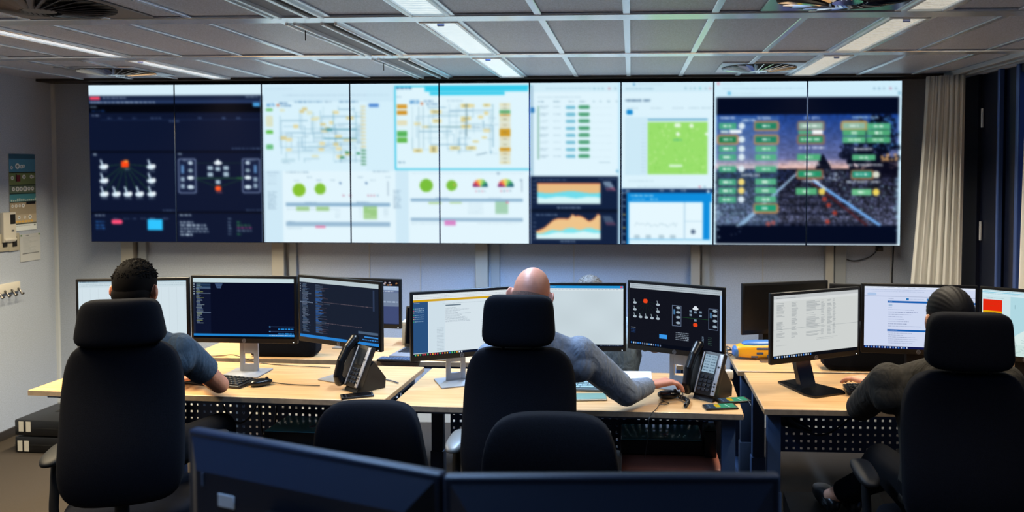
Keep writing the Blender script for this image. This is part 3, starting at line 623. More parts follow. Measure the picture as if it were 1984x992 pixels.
W.T(1655, 287, 'MANAGEMENT', .9, 'f0f8ff'); btn(1651, 300, 1697, 311, '55b080', None, .35); W.T(1645, 318, 'AS DATAMONITORING', .95, 'f0f8ff'); btn(1652, 333, 1690, 345, '1f947c', 'a87850', .7); W.Q(1692, 332, 1705, 346, 6.5, 'd8dccc'); W.T(1641, 351, 'MULTI SEARCH SHARES', .85, 'e8f4ff'); btn(1651, 367, 1690, 379, '6cbf8c', None, .3); W.Q(1692, 366, 1705, 380, 6.5, 'f0d860')
W.R(1382, 474, 1760, 490, 'e4f6fd')
wc.blur(9)
YS = 5.66
vx0 = at_y(173, 300, YS).x; vx1 = at_y(1747, 300, YS).x; vzt = (at_y(175, 163, YS).z+at_y(1747, 158, YS).z)/2; vzb = (at_y(178, 466, YS).z+at_y(1742, 478, YS).z)/2
dw = (vx1-vx0)/9; dh = vzt-vzb
M_BEZEL = mat('display_bezel', '1a2c4c', .4); M_BLACKP = mat('black_plastic', '0a0b0e', .4, bump=.15, bscale=900)
what = ['dark dashboard with white dish icons below a red marker', 'dark dashboard with a white cloud icon between two outlined boxes', 'white schematic page with two green circles below', 'white schematic page with a small dark blue button',
        'white page under a cyan bar with two rainbow gauges', 'white table of green pills above two orange area charts', 'white page with a large green map above a blue page', 'railway track picture with two columns of green buttons', 'railway picture with trees and green buttons, rightmost of the wall']
for i in range(9):
    cx = vx0+dw*(i+.5); t = thing('display_panel', 'tall wall display showing '+what[i], 'display', (cx, YS, vzb), 0, 'tall displays of the video wall')
    obj('housing', MB().bb((-dw/2+.0005, .002, -.004), (dw/2-.0005, .10, dh+.004), .003, 1), M_BEZEL, t)
    screen_obj('screen', wc, dw-.010, dh-.004, t, M_WALLSCR, (0, -.001, dh/2), 2, i*PW, (i+1)*PW)
    obj('mounting_bracket', MB().bb((-.12, .10, dh*.3), (.12, YB-YS, dh*.7)), M_BLACKP, t)
# ================================================================== DESKS
M_OAK = wood_mat('pale_beech_laminate', 'b98e5e', 'cfa878'); M_EDGE = mat('grey_brown_desk_edge', '8a7a68', .5, noise=.12, nscale=40)
M_LEG = mat('slate_blue_metal', '3c5070', .4, metal=.1); M_PERF = mat('perforated_blue_steel', '2c3e60', .45, metal=.1)
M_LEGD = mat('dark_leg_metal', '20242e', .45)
def perforated(w_, h, p=.038, r=.006, t=.002):
    mb = MB(); nx, nz = int(w_/p), int(h/p); ox, oz = -nx*p/2, 0; e = p/2-r
    xs_ = [ox]; zs = [oz]
    for i in range(nx): xs_ += [ox+i*p+e, ox+i*p+e+2*r]
    xs_.append(ox+nx*p)
    for i in range(nz): zs += [oz+i*p+e, oz+i*p+e+2*r]
    zs.append(oz+nz*p); V = {}
    def v(i, j, k):
        if (i, j, k) not in V: V[i, j, k] = mb.bm.verts.new((xs_[i], -t/2 if k == 0 else t/2, zs[j]))
        return V[i, j, k]
    for i in range(len(xs_)-1):
        for j in range(len(zs)-1):
            if i % 2 == 1 and j % 2 == 1:
                for a, b in (((i, j), (i+1, j)), ((i+1, j), (i+1, j+1)), ((i+1, j+1), (i, j+1)), ((i, j+1), (i, j))): mb.bm.faces.new([v(*a, 0), v(*b, 0), v(*b, 1), v(*a, 1)])
            else:
                mb.bm.faces.new([v(i, j, 0), v(i+1, j, 0), v(i+1, j+1, 0), v(i, j+1, 0)]); mb.bm.faces.new([v(i, j, 1), v(i, j+1, 1), v(i+1, j+1, 1), v(i+1, j, 1)])
    return mb
def desk(label, c, w_, d, rz=0, leg=None, lin_=.06, panel=True, z=.74, rear_dark=False):
    t = thing('desk', label, 'desk', (c[0], c[1], 0), rz, None); leg = leg or M_LEG
    tp = obj('tabletop', MB().bb((-w_/2, -d/2, z-.026), (w_/2, d/2, z), .003, 1), M_OAK, t)
    obj('edge_band', MB().bb((-w_/2+.002, -d/2-.0015, z-.0255), (w_/2-.002, -d/2+.001, z-.0015)), M_EDGE, tp, smooth=False)
    for sx in (-1, 1):
        for sy in (-1, 1):
            x = sx*(w_/2-(lin_ if sx < 0 else .06)); y = sy*(d/2-.1); mb = MB()
            mb.bb((x-.036, y-.03, .02), (x+.036, y+.03, .33), .004); mb.bb((x-.031, y-.025, .32), (x+.031, y+.025, z-.03), .004)
            mb.cyl((x, y, 0), (x, y, .025), .025)
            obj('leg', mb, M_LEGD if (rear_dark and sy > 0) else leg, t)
        obj('foot_rail', MB().bb((sx*(w_/2-(lin_ if sx < 0 else .06))-.02, -d/2+.1, .05), (sx*(w_/2-(lin_ if sx < 0 else .06))+.02, d/2-.1, .09), .004), leg, t)
    mb = MB(); mb.bb((-w_/2+.09, -d/2+.09, z-.062), (w_/2-.09, -d/2+.12, z-.027)); mb.bb((-w_/2+.09, d/2-.12, z-.062), (w_/2-.09, d/2-.09, z-.027))
    for sx in (-1, 1): mb.bb((sx*(w_/2-.06)-.03, -d/2+.09, z-.06), (sx*(w_/2-.06)+.03, d/2-.09, z-.027))
    obj('under_frame', mb, leg, t)
    if panel:
        p = obj('modesty_panel', perforated(w_-.22, .36), M_PERF, t, (0, d/2-.06, z-.40), smooth=False)
    return t
ZT = .741
a = math.atan2(3.77-3.86, -1.16+2.94)
desk('long beech desk at the left where a man in a blue t-shirt sits', (-2.035, 4.13), 1.79, .66, a, lin_=.42)
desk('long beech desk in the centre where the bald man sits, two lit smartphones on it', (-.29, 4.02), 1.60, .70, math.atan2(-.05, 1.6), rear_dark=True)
desk('long beech desk at the right in front of the man in the dark jacket', (1.385, 4.06), 1.57, .66, 0)
desk('beech desk behind the left row of monitors with a laptop on it', (-1.69, 4.86), 1.72, .62, a/2, panel=False)
desk('short beech desk behind the bald man, beside the person facing the wall', (.385, 4.86), .27, .66, 0, panel=False)
desk('beech desk at the back right with switched-off monitors and a yellow tool', (1.40, 4.75), 1.66, .66, 0, panel=False)
desk('dark unlit desk nearest the viewer under the two monitors seen from behind', (-.3, 1.30), 1.7, .72, 0, panel=False)

# ------------------------------------------------------------------ under-desk units
def pedestal(label, c, w_, d, h, topm, rz=0):
    t = thing('drawer_pedestal', label, 'cabinet', (*c, 0), rz)
    obj('body', MB().bb((-w_/2, -d/2, .03), (w_/2, d/2, h-.016), .004), M_BLACKP, t)
    obj('top', MB().bb((-w_/2-.004, -d/2-.006, h-.016), (w_/2+.004, d/2, h), .003), topm, t)
    for k in range(3):
        z0 = .045+k*(h-.07)/3; dr = obj('drawer', MB().bb((-w_/2+.008, -d/2-.012, z0), (w_/2-.008, -d/2, z0+(h-.07)/3-.008), .003), M_BLACKP, t)
        obj('handle', MB().bb((-.06, -d/2-.022, z0+.07), (.06, -d/2-.012, z0+.08), .002), M_LEGD, dr)
    for sx in (-1, 1):
        for sy in (-1, 1): obj('caster', MB().cyl((sx*(w_/2-.04)-.01, sy*(d/2-.05), .016), (sx*(w_/2-.04)+.01, sy*(d/2-.05), .016), .016), M_BLACKP, t)
M_BROWNTOP = mat('glossy_brown_top', '8a5446', .25); M_GREYTOP = mat('pale_grey_top', 'a8b4c8', .35)
M_LIDREFL = mat('lid_painted_reflection', '5aa6bc', .25, coat=.4)  # blue-green base colour stands in for the screens mirrored in the lid
pedestal('low black drawer unit with a glossy brown top under the centre desk', (.19, 4.03), .46, .42, .425, M_BROWNTOP)
pedestal('low drawer unit with a pale grey top under the left desk', (-1.62, 4.14), .44, .42, .40, M_GREYTOP, a)
def flat_pc(label, c, z, w_, d, h, rz=0):
    t = thing('desktop_computer', label, 'computer', (*c, z), rz)
    obj('case', MB().bb((-w_/2, -d/2, .004), (w_/2, d/2, h), .006, 3), M_BLACKP, t)
    obj('glossy_lid', MB().bb((-w_/2+.004, -d/2+.004, h-.002), (w_/2-.004, d/2-.004, h+.004), .002), M_LIDREFL, t)
    obj('emblem', MB().cyl((.02, -.04, h+.003), (.02, -.04, h+.006), .018), mat('silver_emblem', 'b8c0c8', .2, metal=.9), t)
    for sx in (-1, 1):
        for sy in (-1, 1): obj('rubber_foot', MB().cyl((sx*(w_/2-.03), sy*(d/2-.03), 0), (sx*(w_/2-.03), sy*(d/2-.03), .005), .01), M_BLACKP, t)
flat_pc('flat black computer, its lid coloured with a blue-green reflection, on the brown-topped drawer unit', (.15, 4.11), .4255, .40, .24, .075)
flat_pc('flat black computer, its lid coloured with a blue reflection, on the grey-topped drawer unit', (-1.66, 4.18), .4005, .40, .26, .085, a)
t = thing('power_adapter', 'black block power supply beside the glossy lid under the centre desk', 'power supply', (.385, 4.02, .4255))
obj('case', MB().bb((-.03, -.05, 0), (.03, .07, .13), .006), M_BLACKP, t); obj('top_cap', MB().bb((-.028, -.045, .13), (.028, .065, .136), .003), mat('teal_grey_plastic', '32505a', .4), t)
obj('switch', MB().bb((-.012, -.01, .136), (.004, .02, .141), .001), M_BLACKP, t)

# two black computer cases lying on the floor by the left wall
def old_pc(label, z):
    t = thing('computer_case', label, 'computer', (-3.74, 5.18, z), math.radians(-3), 'black computers lying by the left wall')
    obj('case', MB().bb((-.19, -.17, .003), (.19, .2, .105), .008), M_BLACKP, t)
    obj('front_seam', MB().bb((-.19, -.172, .05), (.19, -.17, .054)), M_DARK, t)
    m = mat('white_paper_label', 'c8c6bc', .6)
    for x in ((-.15, -.105) if z < .1 else (-.14, -.09)): obj('sticker', MB().bb((x-.018, -.1735, .012 if z < .1 else .03), (x+.014, -.172, .08 if z < .1 else .095)), m, t, smooth=False)
    if z < .1: obj('sticker', MB().bb((.14, -.1735, .02), (.165, -.172, .09)), mat('cream_label', 'c8b898', .6), t, smooth=False)
    else: obj('vent_grille', MB().bb((-.06, .02, .105), (.08, .06, .107)), M_DARK, t, smooth=False)
old_pc('black computer case with white labels lying on the floor by the left wall', 0.)
old_pc('black computer case stacked on top of another by the left wall', .1085)
t = thing('speaker', 'small black box standing on the left end of the desk by the wall', 'speaker', (-2.885, 4.30, ZT))
obj('body', MB().bb((-.04, -.04, 0), (.04, .04, .09), .006), M_BLACKP, t); obj('knob', MB().cyl((-.045, 0, .045), (-.04, 0, .045), .01), M_LEGD, t)

# ================================================================== MONITORS
M_MON = mat('monitor_black', '07080c', .45, spec=.3); M_MONBACK = mat('dark_blue_monitor_back', '141f33', .42, bump=.3, bscale=700)
M_SILVER = mat('silver_stand', '8f9196', .4, metal=.25); M_LED = mat('white_status_light', 'd8e4f0', .4, emit=1.2)
M_LOGO = mat('grey_emblem', '7a7c82', .3, metal=.5); M_LOGOD = mat('emblem_ring', '1c1e24', .4)
def label_text(s, size, m, parent, loc, rot, name='lettering'):
    c = bpy.data.curves.new(name, 'FONT'); c.body = s; c.size = size; c.align_x = 'CENTER'; c.align_y = 'CENTER'; c.extrude = .0003
    q = bpy.data.objects.new(name, c); COL.objects.link(q); bpy.context.view_layer.update(); me = bpy.data.meshes.new_from_object(q.evaluated_get(bpy.context.evaluated_depsgraph_get())); bpy.data.objects.remove(q)
    me.materials.clear(); me.materials.append(m); o = bpy.data.objects.new(name, me); COL.objects.link(o); o.parent = parent; o.location = loc; o.rotation_euler = rot; return o
def monitor(label, pl, pr, ztop, h, cv, base='silver', emblem=True, zbase=ZT, base_off=(0, .07), led=True, bz=.014, chin=.026, stand=True, group=None, neckx=0., sep=1, tilt=0, w_=None):
    """pl, pr: (x, y) of the lower left and right front corners as the viewer sees them"""
    pl, pr = Vector(pl), Vector(pr); c = (pl+pr)/2; wd = (pr-pl).length if w_ is None else w_; rz = math.atan2(pr.y-pl.y, pr.x-pl.x)
    t = thing('monitor', label, 'monitor', (c.x, c.y, zbase), rz, group); H = ztop-zbase; zc = H-h/2
    mb = MB(); mb.bb((-wd/2, 0, H-h), (wd/2, .022, H), .004)
    mb.soft((0, .03, zc), (wd*.82, .045, h*.8), 6, 5)
    obj('housing', mb, M_MON, t)
    sw, sh = wd-2*bz, h-bz-chin
    if cv is not None: s = screen_obj('screen', cv, sw, sh, t, M_SCR, (0, -.0012, H-bz-sh/2), sep)
    else: s = obj('screen', MB().bb((-sw/2, -.0012, H-bz-sh), (sw/2, .0005, H-bz)), mat('switched_off_screen', '07080b', .3), t, smooth=False)
    if emblem:
        e = obj('emblem', MB().cyl((0, -.0018, H-h+chin/2), (0, .001, H-h+chin/2), .0105, n=28), M_LOGO, t)
        obj('emblem_disc', MB().cyl((0, -.0022, H-h+chin/2), (0, .001, H-h+chin/2), .0088, n=28), M_LOGOD, e)
        label_text('hp', .016, M_LOGO, e, (0, -.0024, H-h+chin/2+.0005), (PI/2, 0, 0))
    if led: obj('power_light', MB().bb((wd/2-.022, -.001, H-h+.006), (wd/2-.017, .001, H-h+.009)), M_LED, t, smooth=False)
    if stand and base in ('silver', 'black'):
        m = M_SILVER if base == 'silver' else M_MON; n = MB(); x0 = neckx; o = .055
        zt = H-h*.35
        if base == 'silver':      # frame neck with a cable opening and a rectangular foot
            for a0, b0, z0, z1 in ((-.05, -.026, .006, zt), (.026, .05, .006, zt), (-.028, .028, .006, .045), (-.028, .028, .10, zt)): n.bb((x0+a0, o-.006, z0), (x0+b0, o+.008, z1), .002)
            obj('stand_neck', n, m, t)
            obj('stand_base', MB().bb((x0-.1, -.07, 0), (x0+.1, .12, .007), .003), m, t)
        else:
            n.prism([(.02, .006), (.09, .006), (.075, zt), (.05, zt)], x0-.05, x0+.05, Matrix(((0, 0, 1, 0), (1, 0, 0, 0), (0, 1, 0, 0), (0, 0, 0, 1))))
            obj('stand_neck', n, m, t); obj('stand_base', MB().bb((x0-.1, -.05, 0), (x0+.1, .12, .008), .003), m, t)
    if stand and base == 'slanted':    # Z-shaped folding foot
        Mx = Matrix(((0, 0, 1, 0), (1, 0, 0, 0), (0, 1, 0, 0), (0, 0, 0, 1))); zt = H-h*.5
        obj('stand_neck', MB().prism([(.035, zt-.05), (.035, zt+.03), (.055, zt+.03), (.09, .12), (.05, .012), (.16, .012), (.16, 0), (.0, .0), (.02, .02), (.06, .12)][::-1], neckx-.045, neckx+.045, Mx), m_black_glossy, t)
        obj('stand_base', MB().prism([(neckx-.08, -.13), (neckx+.1, -.13), (neckx+.12, -.09), (neckx+.05, .17), (neckx-.07, .17), (neckx-.1, -.08)], 0, .009), m_black_glossy, t)
        obj('stand_joint', MB().cyl((neckx-.05, .05, zt-.02), (neckx+.05, .05, zt-.02), .02), M_MON, t)
    return t
m_black_glossy = mat('glossy_black_stand', '07080b', .22)

# -- screen pictures
def sheet_cv():
    c = Canvas(330, 208, 'dcecf4'); c.rect(0, 0, 330, 4, '9ab4c4'); c.rect(0, 4, 330, 22, 'd4e6ee'); c.smear(6, 1, 60, 2, '4a6070')
    for y in (8, 14): c.smear(4, y, 326, 2, 'a0b4c0', .6)
    for x in range(12, 330, 24): c.rect(x, 24, x+1, 208, 'd0e0e8')
    return c
def code1():
    c = Canvas(400, 250, '070d24'); c.rect(0, 0, 400, 18, 'cfe4ea'); Y, X = c.grid(); 
    c.rect(0, 18, 8, 232, '1c2438'); c.rect(8, 18, 70, 232, '0e1630')
    for k in range(46):
        y = 24+k*3.6
        if y < 190: c.rect(12+random.random()*3, y, 22+abs(random.gauss(8, 8)), y+2.6, random.choice(('6c7c94', '7c8c94', '88945c', '586a8c')), .85)
    for y in (40, 62, 142): c.rect(14, y, 70, y+3, '8ca0b8', .6)
    for y in (24, 28, 33, 38, 43): c.rect(14, y, 70, y+3, '3c6488', .6)
    for k in range(8): c.rect(88+k, 22+k*2.6, 118-k, 24+k*2.6, '6c90c0', .6)
    for y in (24, 34, 44, 54, 64): c.rect(2, y, 6, y+4, 'a8b8c8')
    c.rect(0, 232, 400, 241, '2288d8'); c.rect(0, 241, 400, 250, '05080f'); c.smear(300, 234, 398, 3, 'd8ecff')
    for y in (198, 218): c.rect(300, y, 398, y+3, '5478a8', .5); c.rect(300, y, 306, y+4, '58a8f0')
    for y in (207, 226): c.smear(336, y, 396, 5, '2ca0f8', 1)
    return c
def code2():
    c = Canvas(400, 250, '1b2334'); c.rect(0, 0, 400, 18, 'c0d0d6'); c.rect(0, 18, 8, 236, '262e3e'); c.rect(0, 238, 400, 250, '2c86d8')
    for k in range(52):
        y = 24+k*3.9
        c.rect(12+random.random()*6, y, 28+abs(random.gauss(10, 9)), y+2.8, random.choice(('5c6c80', '6c7890', '4c6484')), .8)
        x = 84; L = random.uniform(10, 42); r = random.random(); c.rect(x, y, x+L, y+2.6, '3c74c4' if r < .6 else '5c6c84', .75)
        if r > .45: c.rect(x+L, y, x+L+random.uniform(10, 40), y+2.4, random.choice(('6c5458', '64505c', '5c7088')), .5)
    for y, x1 in ((94, 370), (180, 320)): c.smear(130, y, x1, 3, '74646c', .8)
    c.rect(0, 100, 70, 104, '8494ac', .7); c.rect(372, 26, 380, 110, '3a4a6a', .7); c.rect(300, 196, 396, 206, '5c7490', .8); c.rect(330, 214, 396, 219, '3c94e8'); c.smear(320, 226, 396, 4, '3c94e8', 1)
    for y in (24, 34, 44, 54): c.rect(2, y, 6, y+4, '8c98a8')
    return c
def mail_cv():
    c = Canvas(400, 250, 'e0eef6'); c.rect(0, 0, 400, 22, 'eaf2f6')
    for y in (2, 9, 15): c.smear(5, y, 395, 2, '9cacb8', .6)
    c.rect(0, 22, 400, 31, 'd8a81c'); c.smear(320, 25, 396, 2, 'fff0b0'); c.rect(0, 31, 60, 238, '2c5484'); c.smear(4, 34, 26, 2, 'c8d8e8')
    for k, y in enumerate((56, 64, 72, 82, 90, 98, 108)): c.smear(6, y, 44, 3, 'a8c4dc'); c.rect(1, y, 4, y+3, ('3cb878', 'd85c5c', 'd8c05c')[k % 3])
    c.rect(64, 31, 130, 238, 'd0e4f0', .5); c.rect(132, 48, 196, 53, '6c8090'); c.smear(120, 42, 390, 1.6, 'a8b8c4', .6)
    for k in range(14): y = 60+k*4.4; c.smear(132, y, random.uniform(160, 240), 2, '8c9cac', .7)
    for k in range(16): c.smear(96, 140+k*6, 124, 2, '98a8b8', .7); c.smear(280, 120+k*7, 330, 2, 'a0b0bc', .5)
    c.rect(0, 240, 400, 250, '0c1830'); [c.rect(6+k*10, 242, 11+k*10, 248, random.choice(('e8f0f8', '3c8ce8', 'e8a83c', '58c878', 'd84c4c'))) for k in range(20)]
    return c
def blank_cv():
    c = Canvas(400, 250, 'd0dfe6'); c.rect(0, 0, 400, 11, '2494d8'); c.smear(60, 4, 140, 2, 'a8d8f4'); c.rect(388, 2, 397, 9, 'e05060'); c.rect(0, 11, 400, 22, 'dde9ee')
    for x in range(120, 396, 14): c.smear(x, 14, x+9, 3, '90a8b4', .6)
    Y, X = c.grid(); c.a *= (1-.015*np.sin(X/37)*np.sin(Y/29))[..., None]
    c.rect(0, 241, 400, 250, '0a1020'); c.smear(310, 243, 396, 3, '9cb4d0')
    return c
def dash_cv():
    c = Canvas(400, 250, '12141e'); c.rect(0, 0, 400, 20, 'b8c4cc'); c.smear(6, 4, 392, 2, '5c6c78', .6); c.smear(6, 12, 392, 2, '5c6c78', .6)
    def d2(x, y): c.line(x-3, y-12, x, y, 2.4, 'a8b8c4'); c.ellipse(x+1, y+2, 8, 5, 'b0c0cc')
    for x, y in [(22, 76), (22, 104), (22, 132), (48, 132), (74, 132), (100, 132), (126, 132), (126, 104), (126, 76)]: d2(x, y); c.line(74, 70, x, y, .8, '1f5a2c', .4)
    c.rr(62, 60, 80, 76, 4, 'f0481c')
    for x in (210, 365):
        c.frame(x-20, 74, x+20, 156, 1.6, '6c7c98')
        for y in (82, 100, 120, 142): c.ellipse(x+6, y, 9, 5, 'a0b4c4')
        c.rect(x-14, 90, x-7, 110, '4c7ca8')
    c.line(232, 118, 344, 118, 1, '2c7a34', .7)
    c.ellipse(290, 80, 12, 6, 'e8f0f8'); c.ellipse(290, 75, 7, 6, 'e8f0f8')
    for x, y in ((270, 92), (270, 106), (290, 94), (312, 92), (312, 106), (290, 126)): c.rect(x-5, y-4, x+5, y+4, '8098ac')
    c.rr(281, 136, 298, 150, 4, 'f0481c')
    for y in (180, 187, 194, 200, 207): c.smear(206, y, 262, 3, 'b8c8d8')
    for y in (186, 193, 200, 207, 214): c.smear(318, y, 326, 3, '88a0b8'); c.smear(344, y, 360, 2, '5c8c74', .8)
    c.smear(6, 178, 26, 3, 'b8c8d8'); [c.smear(6, y, 26, 3, '2c5ca8') for y in (186, 192, 198)]
    c.rect(134, 196, 168, 212, '3c9cf0'); c.rect(392, 20, 400, 234, 'a8c8f0'); c.rect(0, 234, 400, 250, '080c18')
    [c.rect(6+k*10, 238, 11+k*10, 245, random.choice(('c8d8e8', '3c8ce8', '7c8cac'))) for k in range(14)]
    return c
def list_cv():
    c = Canvas(400, 250, 'd8dcda'); c.rect(0, 0, 400, 14, 'c8ccce'); c.smear(10, 10, 100, 2, '606870', .7); c.rect(0, 14, 400, 24, 'e0e4e4')
    for x0, L in ((14, 34), (82, 26), (150, 62), (220, 16), (250, 22), (276, 14)):
        for k in range(38):
            if random.random() < .12: continue
            y = 30+k*3.7
            if x0 == 14 and 14 < k < 20: continue
            c.rect(x0, y, x0+L*random.uniform(.6, 1.15), y+1.8, '7c848c', .5)
    c.rect(0, 133, 400, 134.5, '98a0a4'); c.smear(200, 180, 300, 1.6, '90989c', .6); c.smear(200, 186, 280, 1.6, '90989c', .5); c.smear(14, 176, 30, 1.6, '90989c', .6); c.smear(14, 196, 60, 1.6, '90989c', .5)
    c.rect(0, 236, 400, 250, '0c0e14'); [c.rect(5+k*11, 239, 10+k*11, 246, 'd0dce8' if k % 3 else '4c8ce8') for k in range(16)]
    return c
def web_cv():
    c = Canvas(440, 250, 'd8e2fb'); c.rect(0, 0, 440, 9, 'e4ecfc'); [c.smear(8+k*42, 3, 36+k*42, 2, '788cb0', .7) for k in range(6)]
    c.smear(6, 12, 400, 2, '90a4c8', .6); c.smear(30, 19, 240, 2, '90a4c8', .5); c.rr(12, 26, 48, 36, 4, 'a4c4ec', .7); c.rect(0, 39, 440, 40.5, '6878a0')
    c.smear(98, 48, 118, 1.6, '6878a0', .7); c.rr(168, 45, 178, 53, 1, '2c7cc0'); c.rr(250, 45, 260, 53, 1, '2c7cc0'); c.smear(182, 48, 240, 1.6, '90a4c8', .7)
    c.rect(94, 57, 440, 65, '1864b8'); c.smear(98, 60, 112, 2, 'd8e8ff'); c.rect(94, 172, 440, 180, '1864b8'); c.smear(98, 175, 134, 2, 'd8e8ff'); c.rr(98, 70, 112, 78, 1, 'a8c0e0'); c.smear(98, 84, 112, 1.6, '6878a0')
    for k in range(8): c.smear(98, 92+k*9.4, random.uniform(150, 230), 2.4, '5c6c98', .65)
    for k in range(6): c.smear(98, 186+k*8, random.uniform(150, 230), 2.4, '5c6c98', .6)
    c.rect(0, 240, 440, 250, '101850'); [c.rect(6+k*11, 242, 11+k*11, 248, 'c8d8f8' if k % 2 else '4c8ce8') for k in range(16)]
    c.rect(262, 190, 440, 206, '2c70d0')
    return c
def map_cv():
    c = Canvas(400, 250, 'b8e2ec'); c.rect(0, 0, 400, 22, 'dcf4fb'); c.smear(6, 3, 390, 2, '58a0b8', .7); c.rect(0, 9, 400, 11, '50c0e0'); c.smear(6, 14, 300, 2, '78a8b8', .6)
    c.rect(0, 22, 130, 250, 'd4eef4'); c.smear(20, 30, 100, 2, '78a0ac', .6)
    c.rect(4, 38, 92, 82, 'ee2a10'); c.rect(4, 82, 92, 114, 'e8b010')
    for y in (46, 60, 88, 100): c.smear(22, y, 86, 1.6, 'b05010', .4)
    c.line(150, 52, 150, 66, 1.6, '2c6878')
    pts = [(100, 200), (140, 196), (150, 180), (180, 168), (200, 150), (240, 140), (300, 120), (400, 100)]
    for r in range(100, 250):
        x = np.interp(r, [100, 150, 200, 250], [300, 190, 100, 60]); c.rect(x, r, 400, r+1, 'e0f4f2')
    c.rect(0, 205, 400, 250, 'd4ece8')
    for _ in range(70): x = random.uniform(30, 390); y = random.uniform(170, 246); c.line(x, y, x+random.uniform(-30, 30), y+random.uniform(-16, 16), 1, '3c7880', .5)
    return c
def media_cv():
    c = Canvas(400, 220, '7888a4'); c.rect(0, 0, 400, 26, '14141c')
    for _ in range(80): x = random.uniform(0, 395); c.ellipse(x, random.uniform(6, 20), random.uniform(2, 6), 3, random.choice(('e8e0f0', 'd89858', 'a8b8d8', 'c85848')), .8)
    c.rect(0, 26, 400, 46, 'a8c0e0'); c.smear(10, 30, 390, 3, 'e8f0ff'); c.smear(10, 38, 390, 3, 'f4f8ff'); c.rect(0, 46, 400, 60, '68789c'); c.smear(200, 50, 380, 5, 'd8e4f4')
    c.smear(0, 102, 395, 7, 'c0d0e8'); c.rect(0, 128, 400, 220, '44507c'); c.rect(0, 216, 400, 220, '202438')
    return c
def off(x, y): return (x, y)
def ends(xl, Yl, xr, Yr, yt=600): a = at_y(xl, yt, Yl); b = at_y(xr, yt, Yr); return (a.x, a.y), (b.x, b.y)
random.seed(5)
monitor('monitor with a white spreadsheet behind the dark-haired man at the far left', *ends(147, 4.02, 367, 4.12), 1.262, .345, sheet_cv())
monitor('monitor with a dark blue code window right of the man in the t-shirt', *ends(370, 4.2, 575, 4.19), 1.262, .355, code1())
monitor('angled monitor with code above the left desk phone', *ends(578, 4.26, 738, 4.01), 1.262, .352, code2(), neckx=.02)
monitor('angled monitor with a yellow bar and blue sidebar left of the bald man', *ends(795, 3.98, 990, 4.2), 1.216, .345, mail_cv(), neckx=-.02)
monitor('monitor with an almost empty white page behind the bald man', *ends(1003, 4.19, 1213, 4.2), 1.238, .352, blank_cv())
monitor('angled monitor with a dark network diagram above the right desk phone', *ends(1216, 4.2, 1404, 3.95), 1.255, .352, dash_cv(), neckx=0)
monitor('angled monitor with a grey text list on a black slanted stand', *ends(1494, 3.95, 1666, 4.2), 1.23, .345, list_cv(), 'slanted', neckx=-.03)
monitor('monitor with a pale blue web page in front of the man in the dark jacket', *ends(1669, 4.22, 1895, 4.15), 1.245, .352, web_cv(), 'black')
monitor('monitor with a red and yellow block on a map at the far right', *ends(1897, 4.15, 2085, 3.93), 1.245, .352, map_cv(), 'black')
# back row
monitor('monitor of the back row of which only the top edge shows above the code screens', *ends(458, 4.86, 619, 4.86), 1.165, .30, None, 'silver', False, led=False, neckx=.06)
monitor('monitor of the back row with a purple-blue page, its right side showing', *ends(590, 4.92, 777, 4.84), 1.16, .30, media_cv(), 'silver', False)
monitor('switched-off monitor leaning left behind the yellow tool', *ends(1438, 4.78, 1604, 4.95), 1.158, .30, None, 'black', False, led=False, neckx=-.08)
monitor('switched-off monitor in the back row, partly hidden by the web page monitor', *ends(1607, 4.93, 1775, 4.86), 1.14, .31, None, 'black', False, led=False)

# foreground monitors seen from behind
def back_monitor(label, pl, pr, ztop, sticker):
    pl, pr = Vector(pl), Vector(pr); c = (pl+pr)/2; wd = (pr-pl).length; rz = math.atan2(pr.y-pl.y, pr.x-pl.x); zb = ZT; H = ztop-zb; h = .365
    t = thing('monitor', label, 'monitor', (c.x, c.y, zb), rz, 'near monitors turned away from the viewer')
    hs = MB(); hs.bb((-wd/2, 0, H-h), (wd/2, .026, H), .007, 3)
    obj('housing', hs, M_MONBACK, t)
    bm_ = MB(); v = [(-wd/2+.012, 0, H-h+.03), (wd/2-.012, 0, H-h+.03), (wd/2-.012, 0, H-.012), (-wd/2+.012, 0, H-.012), (-wd/2+.055, -.028, H-h+.06), (wd/2-.055, -.028, H-h+.06), (wd/2-.055, -.028, H-.064), (-wd/2+.055, -.028, H-.064)]
    bm_._add(v, [[0, 1, 5, 4], [1, 2, 6, 5], [2, 3, 7, 6], [3, 0, 4, 7], [4, 5, 6, 7], [3, 2, 1, 0]])
    bc = obj('back_cover', bm_, M_MONBACK, t, ang=20)
    if sticker:
        obj('sticker', MB().bb((-.185, -.0295, H-.124), (-.143, -.0275, H-.099), .001, 1), mat('white_asset_label', 'e4ecf8', .5), t)
        obj('vent_slot', MB().bb((-wd/2+.070, -.0295, H-.092), (-wd/2+.074, -.0275, H-.066)), mat('steel_slot', '5c6c88', .4), t)
    obj('screen', MB().bb((-wd/2+.015, .0255, H-h+.03), (wd/2-.015, .0275, H-.015)), mat('switched_off_screen', '07080b', .3), t, smooth=False)
    n = MB()
    n.bb((-.05, -.06, .006), (.05, -.045, H-h*.35), .003); obj('stand_neck', n, M_SILVER, t)
    obj('neck_mount', MB().bb((-.06, -.05, H-h*.6), (.06, -.024, H-h*.3), .004), M_MON, t)
    obj('stand_base', MB().bb((-.11, -.12, 0), (.11, .08, .007), .003), M_SILVER, t)
back_monitor('back of the near monitor at the left with a white sticker', (at_y(363, 850, 1.57).x, 1.57), (at_y(853, 932, 1.36).x, 1.36), 1.318, True)
back_monitor('back of the near monitor in the centre, without a sticker', (at_y(858, 940, 1.35).x, 1.35), (at_y(1513, 922, 1.385).x, 1.385), 1.318, False)

